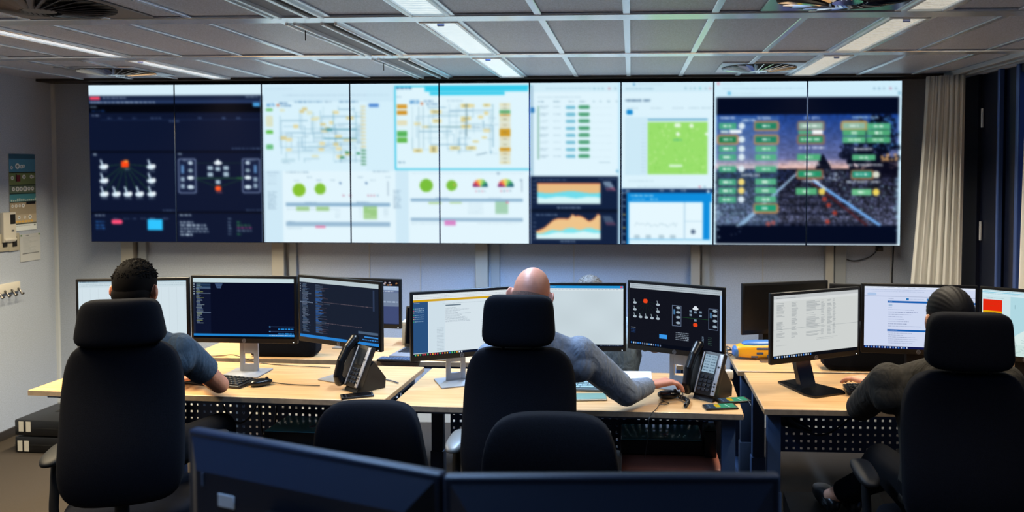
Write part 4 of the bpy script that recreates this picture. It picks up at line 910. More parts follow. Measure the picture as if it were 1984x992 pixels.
# ================================================================== THINGS ON THE DESKS
def keyboard(label, x, y, rz, body, keys, w_=.42, d=.13):
    t = thing('keyboard', label, 'keyboard', (x, y, ZT), rz)
    obj('body', MB().box((0, 0, .010), (w_, d, .014), (math.radians(4), 0, 0), .004), body, t)
    k = MB(); rows = 5
    for r in range(rows):
        n = 15 if r else 13; yy = -d/2+.02+r*(d-.035)/(rows-1)
        for i in range(n):
            wk = (w_-.03)/n; x0 = -w_/2+.015+i*wk
            if r == 0 and 4 <= i <= 8:
                if i > 4: continue
                k.box((x0+2.5*wk, yy, .0205+yy*.07), (wk*5-.003, .016, .007)); continue
            k.box((x0+wk/2, yy, .0205+yy*.07), (wk-.003, .016, .007), None, .0015, 1)
    o = obj('keys', k, keys, t); o['kind'] = 'stuff'
M_KEY = mat('black_keys', '15171c', .45); M_KB = mat('black_keyboard', '0c0d10', .4)
keyboard('black keyboard under the forearm of the man in the t-shirt', -2.10, 4.03, -.25, M_KB, M_KEY, .4)
keyboard('pale bluish keyboard in front of the bald man', -.17, 4.03, -.06, mat('grey_keyboard', '5a6870', .4), mat('light_keys', '8fb0bc', .4), .42)
keyboard('black keyboard under the hand of the man in the dark jacket', 1.25, 4.03, -.05, M_KB, M_KEY, .42)
def mouse(label, x, y, rz, m, cable):
    t = thing('mouse', label, 'mouse', (x, y, ZT), rz)
    obj('shell', MB().soft((0, 0, .017), (.066, .112, .036), 2.6, 8, lambda q: Vector((q.x*(1-.12*abs(q.y)/.05), q.y, q.z*(1-.25*max(0, q.y)/.05)))), m, t)
    obj('wheel', MB().cyl((-.004, .03, .032), (.004, .03, .032), .008, n=14), M_KEY, t)
    if cable: obj('cable', MB().tube(cable, .0022), M_KB, t)
mouse('black wired mouse on the left desk', -1.845, 3.99, -.9, mat('black_mouse', '08090c', .25), [(0, .05, .01), (.02, .08, .004), (.059, .106, .004), (.155, .195, .004), (.19, .235, .004)])
mouse('dark mouse under the hand of the bald man', .18, 3.885, -1.25, mat('black_mouse', '08090c', .25), [(0, .05, .01), (-.01, .07, .004), (-.05, .09, .004)])
def desk_phone(label, x, y, rz, lit, k=1.):
    t = thing('desk_phone', label, 'phone', (x, y, ZT), rz)
    R = math.radians(66)       # face tilt
    MT = Matrix.Translation((0, -.035, .028)) @ Matrix.Rotation(R, 4, 'X')
    def P(name, lo, hi, m, par=t, bev=.003): mb = MB(); mb.bb(lo, hi, bev, 2); o = obj(name, mb, m, par); o.matrix_local = MT; return o
    P('body', (-.085, 0, -.028), (.095, .205, 0), M_BLACKP)
    st = obj('stand', MB().prism([(-.03, 0), (.13, 0), (.135, .05), (.07, .14), (.02, .09)], -.03, .08, Matrix(((0, 0, 1, 0), (1, 0, 0, 0), (0, 1, 0, 0), (0, 0, 0, 1)))), M_BLACKP, t)
    P('silver_trim', (.072, .004, -.004), (.094, .2, .004), mat('silver_phone_trim', 'a8a8ac', .35, metal=.3)); P('silver_trim', (-.022, .004, -.002), (-.014, .2, .004), mat('silver_phone_trim', 'a8a8ac', .35))
    for yy in (.022, .042, .056, .135): P('button', (.078, yy, .003), (.088, yy+.008, .006), M_KB)
    kp = MB()
    for i in range(3):
        for j in range(4): kp.bb((-.006+i*.024, .018+j*.02, 0), (.012+i*.024, .032+j*.02, .005), .001, 1)
    o = obj('keypad', kp, mat('phone_keys', '1c2028', .35), t); o.matrix_local = MT
    if lit:
        c = Canvas(80, 90, '9cb8cc')
        for yy in range(6, 84, 14): c.smear(6, yy, 36, 6, '4c6478'); c.smear(46, yy, 76, 6, '4c6478')
        d = screen_obj('display', c, .07, .085, t, M_SCR, (0, 0, 0), 1); d.matrix_local = MT @ Matrix.Translation((.028, .148, .001)) @ Matrix.Rotation(-PI/2, 4, 'X')
    else: P('display', (-.006, .108, -.001), (.066, .188, .001), mat('dark_lcd', '1c2024', .25))
    # handset: thick curved bar on the left
    h = MB(); pts = [(-.062, -.005+.03*i, .03+.018*math.sin(PI*i/7.5)) for i in range(8)]
    hs = MB(); prof = [((-.05, .008, .014), .024), ((-.05, .03, .034), .021), ((-.05, .1, .046), .02), ((-.05, .17, .038), .021), ((-.05, .222, .016), .025)]
    hs.chain([(Vector(p), r) for p, r in prof]); o = obj('handset', hs, mat('handset_black', '08090d', .3), t); o.matrix_local = MT
    return t
ph = at_z(688, 755, ZT); desk_phone('black desk phone with a dark display on the left desk', ph.x-.01, ph.y+.0, -.72, False)
ph = at_z(1360, 772, ZT); desk_phone('black desk phone with a lit display beside the bald man', ph.x+.0, ph.y+.01, -.72, True)
def smartphone(label, x, y, rz, w_, d, cvf):
    t = thing('smartphone', label, 'phone', (x, y, ZT), rz)
    obj('body', MB().bb((-w_/2, -d/2, 0), (w_/2, d/2, .009), .003), M_BLACKP, t)
    if cvf: screen_obj('screen', cvf, w_-.01, d-.02, t, M_SCR, (0, 0, .0098), 1, rot=(-PI/2, 0, 0))
    else: obj('screen', MB().bb((-w_/2+.004, -d/2+.01, .009), (w_/2-.004, d/2-.01, .0096)), mat('phone_glass', '06070a', .08), t, smooth=False)
smartphone('black smartphone lying below the left desk phone', -1.30, 3.825, -1.15, .07, .15, None)
c = Canvas(70, 130, '4c9c7c'); c.rect(0, 0, 70, 40, '3a4c60'); c.rr(10, 38, 60, 62, 8, 'd8b428'); c.rect(0, 62, 70, 130, '46a07c'); c.line(10, 100, 50, 90, 5, 'b8e8e0'); c.smear(6, 10, 60, 3, 'a8b8c8')
smartphone('smartphone with a green and yellow picture nearest the edge of the centre desk', .405, 3.735, 1.75, .072, .15, c)
smartphone('smartphone with a green and yellow picture lying behind another on the centre desk', .475, 3.84, 1.85, .072, .15, c)
# laptop on the back left desk
t = thing('laptop', 'silver laptop with a black screen on the back left desk', 'laptop', (-1.19, 4.70, ZT+.002), -.12)
obj('base', MB().bb((-.17, -.13, 0), (.17, .11, .016), .004), mat('laptop_silver', '7e828a', .35, metal=.3), t)
k = MB()
for r in range(5):
    for i in range(14): k.bb((-.15+i*.0215, -.045+r*.026, .016), (-.132+i*.0215, -.023+r*.026, .0185))
o = obj('keys', k, M_KEY, t, smooth=False); o['kind'] = 'stuff'
lid = obj('lid', MB().box((0, .115, .135), (.34, .008, .24), (math.radians(-8), 0, 0), .003), M_BLACKP, t)
c = Canvas(120, 80, '05070c'); c.text(20, 34, 'A5', 3, '8fb0c8', .8); c.smear(20, 28, 60, 2, '7088a0')
screen_obj('screen', c, .32, .21, lid, M_SCR, (0, .1095, .14), 1, rot=(math.radians(-8), 0, 0))
t = thing('keyboard', 'dark compact keyboard lying in front of the laptop at the back left', 'keyboard', (-1.3, 4.53, ZT+.001), -.1)
obj('body', MB().bb((-.12, -.03, 0), (.12, .04, .012), .004), M_KB, t)
k = MB()
for r in range(3):
    for i in range(12): k.bb((-.112+i*.019, -.024+r*.02, .012), (-.096+i*.019, -.008+r*.02, .016))
o = obj('keys', k, mat('slate_keys', '3c4c64', .4), t, smooth=False); o['kind'] = 'stuff'
t = thing('storage_box', 'small cream box standing by the wall behind the laptop', 'box', (-1.34, 5.0, ZT), 0)
obj('body', MB().bb((-.06, -.05, 0), (.06, .05, .14), .004), mat('cream_card', 'b8b09c', .7), t); obj('lid', MB().bb((-.062, -.052, .12), (.062, .052, .142), .003), mat('cream_card_lid', 'c4bca8', .7), t)
# yellow and blue tool
g = at_z(1468, 692, ZT)
t = thing('cable_tester', 'chunky yellow and blue handheld tool lying on the back right desk', 'tool', (g.x+.0, g.y-.02, ZT), .05)
M_YEL = mat('yellow_plastic', 'd89a14', .4); M_BLU = mat('blue_plastic', '3a68a4', .4)
obj('body', MB().soft((0, 0, .045), (.27, .10, .085), 4, 8, lambda q: Vector((q.x, q.y, q.z*(1+.12*(q.x/.13))))), M_YEL, t)
obj('blue_top', MB().soft((.015, 0, .08), (.22, .085, .045), 3, 6), M_BLU, t)
obj('blue_nose', MB().soft((-.128, 0, .04), (.04, .08, .06), 3, 5), M_BLU, t)
for x0, z0, x1, z1 in ((-.02, .056, .09, .069), (-.02, .03, .02, .044), (.04, .012, .1, .03), (-.05, .012, -.01, .022)): obj('blue_slot', MB().bb((x0, -.0512, z0), (x1, -.046, z1), .003), mat('dark_blue_slot', '27466e', .4), t)
t = thing('cable', 'tangle of black cable left of the yellow tool', 'cable', (g.x-.17, g.y+.05, ZT))
pts = []; random.seed(8)
for k in range(16): pts.append((random.uniform(-.06, .06), random.uniform(-.05, .05), random.uniform(.005, .05)))
pts.append((.06, 0, .03)); obj('loops', MB().tube(pts, .0035, 6), M_KB, t)
# loose cables, white plug, mat
def cable(label, pts, r=.0025, m=None): o = obj('cable', MB().tube(pts, r, 8), m or M_KB); return tag(o, label, 'cable')
Z2 = ZT+.0045
def dz(x, y, z=Z2): v = at_z(x, y, z); return (v.x, v.y, v.z)
cable('grey phone cable curving from the left desk phone to the gap between the desks', [dz(712, 745), dz(735, 735), dz(755, 737), dz(772, 742)], .003, mat('grey_cable', '3c4450', .5))
cable('black cable running along the back of the left desk', [dz(410, 690), dz(432, 689), dz(455, 688, .78), dz(500, 702), dz(560, 708), dz(640, 712)], .0025)
cable('thin grey cable curving beside the lit smartphones', [dz(1405, 775), dz(1430, 772), dz(1448, 776), dz(1455, 786)], .0025, mat('grey_cable', '3c4450', .5))
ep = [dz(1277, 782), dz(1285, 778), dz(1281, 775), dz(1290, 779), dz(1296, 781), dz(1288, 784), dz(1278, 784), dz(1272, 792)]
e2 = at_z(1258, 802, ZT); ep += [(e2.x, e2.y-.03, ZT-.005), (e2.x-.005, e2.y-.034, .66), (e2.x-.02, e2.y-.02, .55)]
cable('thin black earphone cable hanging over the front of the centre desk', ep, .0018)
cc = []
for k in range(60): u = k/59; p = Vector(dz(1316, 772)).lerp(Vector(dz(1335, 790)), u); cc.append((p.x+.008*math.cos(k*1.5)+.02*math.sin(u*4), p.y, p.z+.009+.008*math.sin(k*1.5)))
o = obj('coiled_cord', MB().tube(cc, .0032, 6), M_KB); tag(o, 'black coiled phone cord lying beside the hand of the bald man', 'cable')
t = thing('power_plug', 'white plug behind the lit desk phone', 'plug', dz(1412, 735, ZT)); obj('body', MB().soft((0, 0, .025), (.045, .04, .05), 4, 5), mat('white_plastic', 'c8c4bc', .5), t); obj('pin', MB().cyl((-.03, 0, .02), (-.018, 0, .02), .004), M_BAR, t)
t = thing('tray', 'small brown tray on the back right desk below the black monitor', 'tray', dz(1490, 700, ZT)); obj('base', MB().bb((-.05, -.03, 0), (.05, .03, .005), .002, 1), mat('brown_tray', '4c341c', .5), t); obj('rim', MB().bb((-.05, .026, .005), (.05, .03, .009)), mat('brown_tray_rim', '5c4226', .5), t)
t = thing('paper', 'white sheet of paper lying in front of the bald man', 'paper', dz(1218, 722, ZT)); obj('sheet', MB().bb((-.1, -.12, 0), (.12, .03, .001)), mat('white_paper', 'c0c4c8', .7), t, smooth=False)
t = thing('notebook', 'pale green notebook beside the arm of the bald man', 'notebook', dz(1150, 772, ZT), .1); obj('cover', MB().bb((-.09, -.04, 0), (.06, .06, .01), .002, 1), mat('green_cover', '5c7c74', .6), t); obj('pages', MB().bb((-.088, -.042, .002), (.058, -.038, .008)), M_TRIM, t)
def paper_on(x): pass
# hanging cables under the desks
random.seed(4)
def hang(label, x0, x1, y, z0, zl):
    cable(label, [(x0, y, z0), ((x0*3+x1)/4, y-.01, zl+.06), ((x0+x1)/2, y, zl), ((x0+3*x1)/4, y+.01, zl+.08), (x1, y, z0)], .0045)
hang('black cable sagging under the left part of the left desk', -2.25, -1.95, 4.30, .711, .45)
hang('black cable sagging beside the drawers of the left desk', -2.0, -1.88, 4.28, .711, .36)
hang('black cable sagging under the centre desk next to the brown drawer unit', -.12, .12, 4.222, .711, .53)
hang('black cable looping down beside the power supply under the centre desk', .16, .30, 4.222, .711, .54)
hang('thick black cable sagging across the perforated panel of the right desk', .70, 1.25, 4.24, .711, .46)
o = obj('cable_sleeve', MB().chain([(Vector((.72, 4.3, .64)), .012), (Vector((.80, 4.29, .52)), .035), (Vector((.93, 4.29, .47)), .01)]), M_KB); tag(o, 'black bundled cable sleeve hanging at the left end of the right desk panel', 'cable')

# ================================================================== LEFT WALL
def wl(x, y): v = at_z(x, y, 1); d = ray(x, y); t_ = XL/d.x; return Vector((XL, d.y*t_, HC+d.z*t_))
pc = Canvas(120, 330, '3a5a70')
for y0, y1, c_ in ((0, 22, '24465c'), (22, 80, '3c6c88'), (80, 134, '5a6844'), (134, 170, '4c5a4c'), (170, 205, '386c78'), (205, 260, '7c7464'), (260, 300, '8a8272'), (300, 330, 'a8b0b4')): pc.rect(0, y0, 120, y1, c_)
for y in (78, 132, 168, 204, 298): pc.rect(0, y, 120, y+4, '14201c')
random.seed(12)
for x, y, r in ((12, 58, 7), (38, 52, 12), (56, 54, 8), (66, 52, 7), (14, 102, 8), (66, 98, 9), (100, 98, 8), (108, 98, 6), (18, 150, 8), (36, 150, 10), (52, 150, 9), (70, 150, 11), (88, 150, 8), (104, 150, 8), (12, 222, 6), (28, 222, 7), (44, 222, 6), (60, 222, 8), (12, 274, 7), (40, 272, 7), (66, 272, 6), (90, 272, 9)):
    pc.ellipse(x, y, r*.8, r, 'c8d0d4', .9); pc.ellipse(x, y, r*.45, r*.6, '4c5c60', .8)
pc.rect(34, 90, 50, 118, '5c1c24'); pc.rect(30, 86, 34, 118, '141418'); pc.rect(74, 206, 116, 218, '0c0e14')
for x in range(14, 110, 14): pc.ellipse(x, 290, 6, 5, 'b08a3c', .9)
for x in range(6, 118, 9): pc.rect(x, 190+random.uniform(0, 10), x+6, 203, 'a8a89c', .8)
pc.a = np.clip(pc.a*1.35, 0, 1); pc.blur(1); pc.smear(6, 308, 90, 2, '5c646c'); pc.rect(108, 306, 115, 312, '3c4448')
a0 = wl(15, 298); b0 = wl(66, 298); a1 = wl(20, 449); pw_ = b0.y-a0.y; phh = a0.z-a1.z
PM = bpy.data.materials.new('printed_poster'); PM.use_nodes = True; b = PM.node_tree.nodes['Principled BSDF']; at = PM.node_tree.nodes.new('ShaderNodeAttribute'); at.attribute_name = 'pic'
PM.node_tree.links.new(at.outputs['Color'], b.inputs['Base Color']); b.inputs['Roughness'].default_value = .4
t = thing('poster', 'tall colourful infographic poster with rows of round icons on the left wall', 'poster', (XL+.002, (a0.y+b0.y)/2, (a0.z+a1.z)/2), PI/2)
obj('backing', MB().bb((-pw_/2, -.002, -phh/2), (pw_/2, .001, phh/2)), mat('white_paper', 'c0c4c8', .7), t, smooth=False)
screen_obj('print', pc, pw_, phh, t, PM, (0, -.0035, 0), 1)
a0 = wl(37, 455); b0 = wl(76, 455); a1 = wl(40, 508); pw_ = b0.y-a0.y; phh = a0.z-a1.z
t = thing('notice', 'white printed notice pinned below the poster', 'notice', (XL+.002, (a0.y+b0.y)/2, (a0.z+a1.z)/2), PI/2)
nc = Canvas(90, 120, 'b4bac0'); 
for k in range(14): nc.smear(14, 14+k*5, random.uniform(40, 80), 1.6, '7c8894', .6)
nc.rect(10, 84, 84, 87, '20242c'); nc.rect(26, 6, 40, 9, '4c5864')
obj('backing', MB().bb((-pw_/2, -.002, -phh/2), (pw_/2, .001, phh/2)), mat('white_paper', 'c0c4c8', .7), t, smooth=False); screen_obj('print', nc, pw_, phh, t, PM, (0, -.0035, 0), 1)
for s_ in (-1, 1): obj('pin', MB().cyl((s_*(pw_/2-.01), -.008, phh/2-.008), (s_*(pw_/2-.01), 0, phh/2-.008), .005), mat('green_pin', '4c7c3c', .4), t)
# thermostat, switches, hooks
p = wl(12, 440); t = thing('thermostat', 'white wall thermostat with a small dark display beside the poster', 'thermostat', (XL, p.y, p.z), PI/2)
obj('case', MB().bb((-.06, -.03, -.1), (.055, 0, .1), .006), M_TRIM, t); obj('display', MB().bb((0, -.032, .02), (.045, -.0295, .085)), M_DARK, t); obj('button', MB().bb((.01, -.033, -.03), (.03, -.0295, -.02)), mat('grey_cable', '3c4450', .5), t); obj('lower_lip', MB().bb((-.055, -.036, -.09), (.05, -.029, -.075), .002), M_TRIM, t)
for k, (px_, py_) in enumerate(((6, 470), (25, 469))):
    p = wl(px_, py_); t = thing('light_switch', ('light switch with a black rocker nearer the room corner, below the thermostat', 'light switch with a black rocker farther from the room corner, below the thermostat')[1-k], 'switch', (XL, p.y, p.z), PI/2)
    obj('plate', MB().bb((-.048, -.012, -.06), (.048, 0, .06), .004), mat('cream_switch', 'a8a494', .5), t); obj('rocker', MB().bb((-.02, -.016, -.03), (.02, -.011, .035), .002), M_DARK, t)
p = wl(10, 562); t = thing('coat_rack', 'white wall strip with metal coat hooks at the far left', 'coat rack', (XL, p.y, p.z), PI/2)
obj('rail', MB().bb((-.12, -.02, -.02), (.115, 0, .045), .004), M_TRIM, t)
for x in (-.09, -.03, .03, .09): obj('hook', MB().tube([(x, -.02, .0), (x, -.035, -.015), (x, -.05, -.04), (x+.005, -.06, -.03)], .006), mat('metal_hook', '5c5a58', .3, metal=.6), t)
# cable on the back wall below the displays
a0 = at_y(1728, 480, YB-.01); b0 = at_y(1730, 600, YB-.01)
cable('black cable hanging down the back wall right below the displays', [(a0.x+.01, YB-.012, a0.z+.1), (a0.x+.012, YB-.012, a0.z), (b0.x-.01, YB-.012, (a0.z+b0.z)/2), (b0.x, YB-.012, b0.z), (b0.x, YB-.012, .3)], .004)
a0 = at_y(1620, 482, YB-.012)
cable('thin black cable looping below the right end of the displays', [tuple(at_y(x, y, YB-.012)) for x, y in ((1615, 470), (1625, 492), (1650, 505), (1680, 500), (1697, 488), (1703, 472))], .0035)
t = thing('junction_box', 'small black box on the wall under the rightmost display', 'box', tuple(at_y(1704, 483, YB-.02))); obj('case', MB().bb((-.02, -.02, -.012), (.02, .02, .02), .003), M_BLACKP, t); obj('gland', MB().cyl((-.028, 0, 0), (-.02, 0, 0), .006), M_LEGD, t)
# ================================================================== CHAIRS
M_FAB = mat('navy_black_chair_fabric', '05070f', .95, noise=.35, nscale=260, bump=.5, bscale=500, spec=.15)
M_FABG = mat('charcoal_chair_fabric', '0e0f14', .95, noise=.35, nscale=260, bump=.5, bscale=500, spec=.15)
M_ARM = mat('black_arm_plastic', '0a0b0e', .6, spec=.25); M_ARMG = mat('grey_arm_shell', '5c5c5a', .4); M_CHR = mat('chrome_column', 'a8acb4', .15, metal=1)
def chair(label, x, y, rz, kind='tall', seat=.455, group=None, m=None, top=None, bw=.46, backtilt=0., arms=True, back_y=-.255, bt=1.11, bb_=.55, grey_shell=False, hw=.295, ht=.205, hg=.008):
    """origin: the floor under the gas column; the chair faces +y"""
    m = m or M_FAB; t = thing('office_chair', label, 'chair', (x, y, 0), rz, group)
    obj('seat', MB().soft((0, .0, seat-.045), (.5, .48, .1), 4, 8, lambda q: Vector((q.x*(1-.1*(q.y > 0)*q.y/.24), q.y, q.z+.25*q.x*q.x-(.02 if q.y > .2 else 0)))), m, t)
    hb = bt-bb_; zc = (bt+bb_)/2
    def bend(q): u = q.z/(hb/2); f = (1-.09*u-.05*max(0, u)**2) if kind == 'low' else 1-.13*max(0, u)**2.5+.04*max(0, -u); return Vector((q.x*f, q.y+.9*q.x*q.x+.03*math.sin(q.z/hb*5), q.z))
    obj('backrest', MB().soft((0, back_y, zc), (bw, .085, hb), 5.5, 12, bend), m, t)
    obj('back_support', MB().chain([(Vector((0, back_y, bb_+.03)), .026), (Vector((0, back_y, bb_-.05)), .026), (Vector((0, -.1, seat-.1)), .026)]), M_ARM, t)
    if kind == 'tall':
        obj('headrest', MB().soft((0, back_y+.0, bt+hg+ht/2), (hw, .085, ht), 5.5, 10, lambda q: Vector((q.x*(.97-(.11 if hg < 0 else .05)*q.z/(ht/2)), q.y+1.4*q.x*q.x, q.z))), m, t)
        for s in (-1, 1): obj('headrest_post', MB().cyl((s*.06, back_y+.005, bt-.05), (s*.06, back_y+.005, bt+.05), .008), M_ARM, t)
    if arms:
        for s in (-1, 1):
            ar = obj('armrest', MB().tube([(s*.2, -.05, seat-.09), (s*.29, -.05, seat-.06), (s*.3, -.02, seat+.08), (s*.3, .0, seat+.17)], .018, 10), M_ARM, t)
            obj('arm_pad', MB().soft((s*.3, .02, seat+.19), (.085, .27, .04), 3, 6, lambda q: Vector((q.x, q.y, q.z-.6*max(0, abs(q.y)-.06)**2*2))), M_ARMG if grey_shell else M_ARM, ar)
    obj('column', MB().cyl((0, 0, .08), (0, 0, .25), .03).cyl((0, 0, .25), (0, 0, seat-.09), .02), M_ARM, t)
    obj('mechanism', MB().bb((-.09, -.14, seat-.125), (.09, .1, seat-.085), .01), M_ARM, t)
    obj('lever', MB().chain([(Vector((-.08, .05, seat-.11)), .006), (Vector((-.27, .05, seat-.115)), .007), (Vector((-.34, .05, seat-.12)), .013)]), M_ARM, t)
    for k in range(5):
        a = 2*PI*k/5+.3; c_, s_ = math.cos(a), math.sin(a); b_ = MB(); v = []
        for (r, wv_, z0, z1) in ((.02, .03, .07, .125), (.29, .017, .062, .085)):
            v += [(r*c_-s_*wv_, r*s_+c_*wv_, z0), (r*c_+s_*wv_, r*s_-c_*wv_, z0), (r*c_+s_*wv_, r*s_-c_*wv_, z1), (r*c_-s_*wv_, r*s_+c_*wv_, z1)]
        b_._add(v, [[0, 1, 2, 3], [7, 6, 5, 4], [0, 4, 5, 1], [1, 5, 6, 2], [2, 6, 7, 3], [3, 7, 4, 0]])
        lg = obj('leg', b_, M_ARM, t, smooth=False)
        cs = MB(); q = Vector((.29*c_, .29*s_, .029)); ax = Vector((-s_, c_, 0))
        for e in (-1, 1): cs.cyl(q+ax*(e*.016-.008), q+ax*(e*.016+.008), .029, n=18)
        cs.cyl(q+Vector((0, 0, .0)), q+Vector((0, 0, .045)), .009); obj('caster', cs, M_ARM, lg)
    return t
chair('tall black office chair with a headrest at the left, holding the man in the t-shirt', -2.055, 3.30, .33, seat=.47, bt=1.155, bb_=.53, hw=.31, ht=.18, bw=.435, hg=-.012)
chair('tall black office chair with a square headrest in the centre, holding the bald man', -.45, 3.50, .0, bt=1.11, grey_shell=True)
chair('tall black office chair at the right, under the man in the dark jacket', 1.21, 3.2, -.06, bt=1.11, hw=.30, bw=.44)
chair('empty low-backed dark chair left of the centre, behind the near monitors', -.965, 2.76, PI, 'low', bt=.96, bb_=.50, bw=.42, m=M_FAB, back_y=-.27)
chair('empty low-backed charcoal chair directly behind the bald man', -.272, 2.55, PI, 'low', bt=.99, bb_=.50, bw=.48, m=M_FABG, back_y=-.27)
def bag(label, x, y, w_, h):
    t = thing('bag', label, 'bag', (x, y, ZT), 0)
    obj('body', MB().soft((0, 0, h/2), (w_, .12, h), 9, 8), M_FAB, t)
    obj('flap', MB().soft((0, -.03, h*.72), (w_*.9, .075, h*.5), 6, 6), M_FAB, t)
    obj('handle', MB().tube([(-.06, 0, h-.01), (-.05, 0, h+.02), (.05, 0, h+.02), (.06, 0, h-.01)], .007), M_ARM, t)
bag('black fabric bag standing on the back left desk under the code monitors', -2.0, 4.65, .40, .24)
bag('wide black fabric bag standing on the back right desk under the monitors', 1.31, 4.50, .56, .25)
t = thing('stool', 'round dark stool carrying the person who faces the wall', 'stool', (-.16, 4.76, 0))
obj('seat', MB().soft((0, 0, .395), (.36, .36, .07), 3, 6), M_FAB, t); obj('column', MB().cyl((0, 0, .03), (0, 0, .38), .025), M_ARM, t); obj('base', MB().cyl((0, 0, 0), (0, 0, .035), .17, .12, n=32), M_ARM, t)
# footrest under the right desk
t = thing('footrest', 'black sloping footrest with a thin steel edge under the right desk', 'footrest', (1.02, 4.02, 0), 0)
obj('platform', MB().prism([(-.2, .0), (.2, .0), (.2, .17), (-.2, .12)], -.24, .24, Matrix(((0, 0, 1, 0), (1, 0, 0, 0), (0, 1, 0, 0), (0, 0, 0, 1)))), M_BLACKP, t, smooth=False)
obj('steel_edge', MB().bb((-.24, -.203, .113), (.24, -.198, .121)), mat('steel_edge', '8c8494', .3, metal=.8), t)

# ================================================================== PEOPLE
def skin_mat(name, c): 
    m = mat(name, c, .5, noise=.06, nscale=30); m.node_tree.nodes['Principled BSDF'].inputs['Subsurface Weight'].default_value = .08; return m
def fuse(o, vox=.005, it=3):
    r = o.modifiers.new('fuse', 'REMESH'); r.mode = 'VOXEL'; r.voxel_size = vox; r.use_smooth_shade = True
    s = o.modifiers.new('soften', 'SMOOTH'); s.iterations = it; s.factor = .5; return o
def hand(mb, wr, d, n, thumb, curl=(.35, .5, .4), fan=.12, k=1.):
    wr = Vector(wr); d = Vector(d).normalized(); n = Vector(n); n = (n-d*n.dot(d)).normalized(); s = d.cross(n)
    L = .085*k
    for off in (-.026, -.009, .009, .026): mb.cap(wr+d*.008+s*off*.55, wr+d*L+s*off*k, .0155*k, .0125*k)
    for i, off in enumerate((-.029, -.0098, .0098, .029)):
        j = i if thumb > 0 else 3-i      # j=3 is the index finger, next to the thumb
        ln = (.72, .93, 1., .92)[j]; p = wr+d*(L-.002)+s*off*k; ang = 0
        dd = (d+s*(off/.029)*fan).normalized(); r = .0092*k
        for q, seg in enumerate((.043, .027, .022)):
            ang += curl[q]; v = dd*math.cos(ang)-n*math.sin(ang); p2 = p+v*seg*ln*k; mb.cap(p, p2, r, r*.92); p = p2; r *= .92
    b = wr+d*.022+s*thumb*.026*k; m1 = b+(d*.65+s*thumb*.75-n*.25).normalized()*.04*k; m2 = m1+(d*.9+s*thumb*.3-n*.25).normalized()*.032*k; m3 = m2+(d*.97-n*.2)*.024*k
    mb.cap(b, m1, .0145*k, .0115*k); mb.cap(m1, m2, .0115*k, .010*k); mb.cap(m2, m3, .010*k, .0085*k)
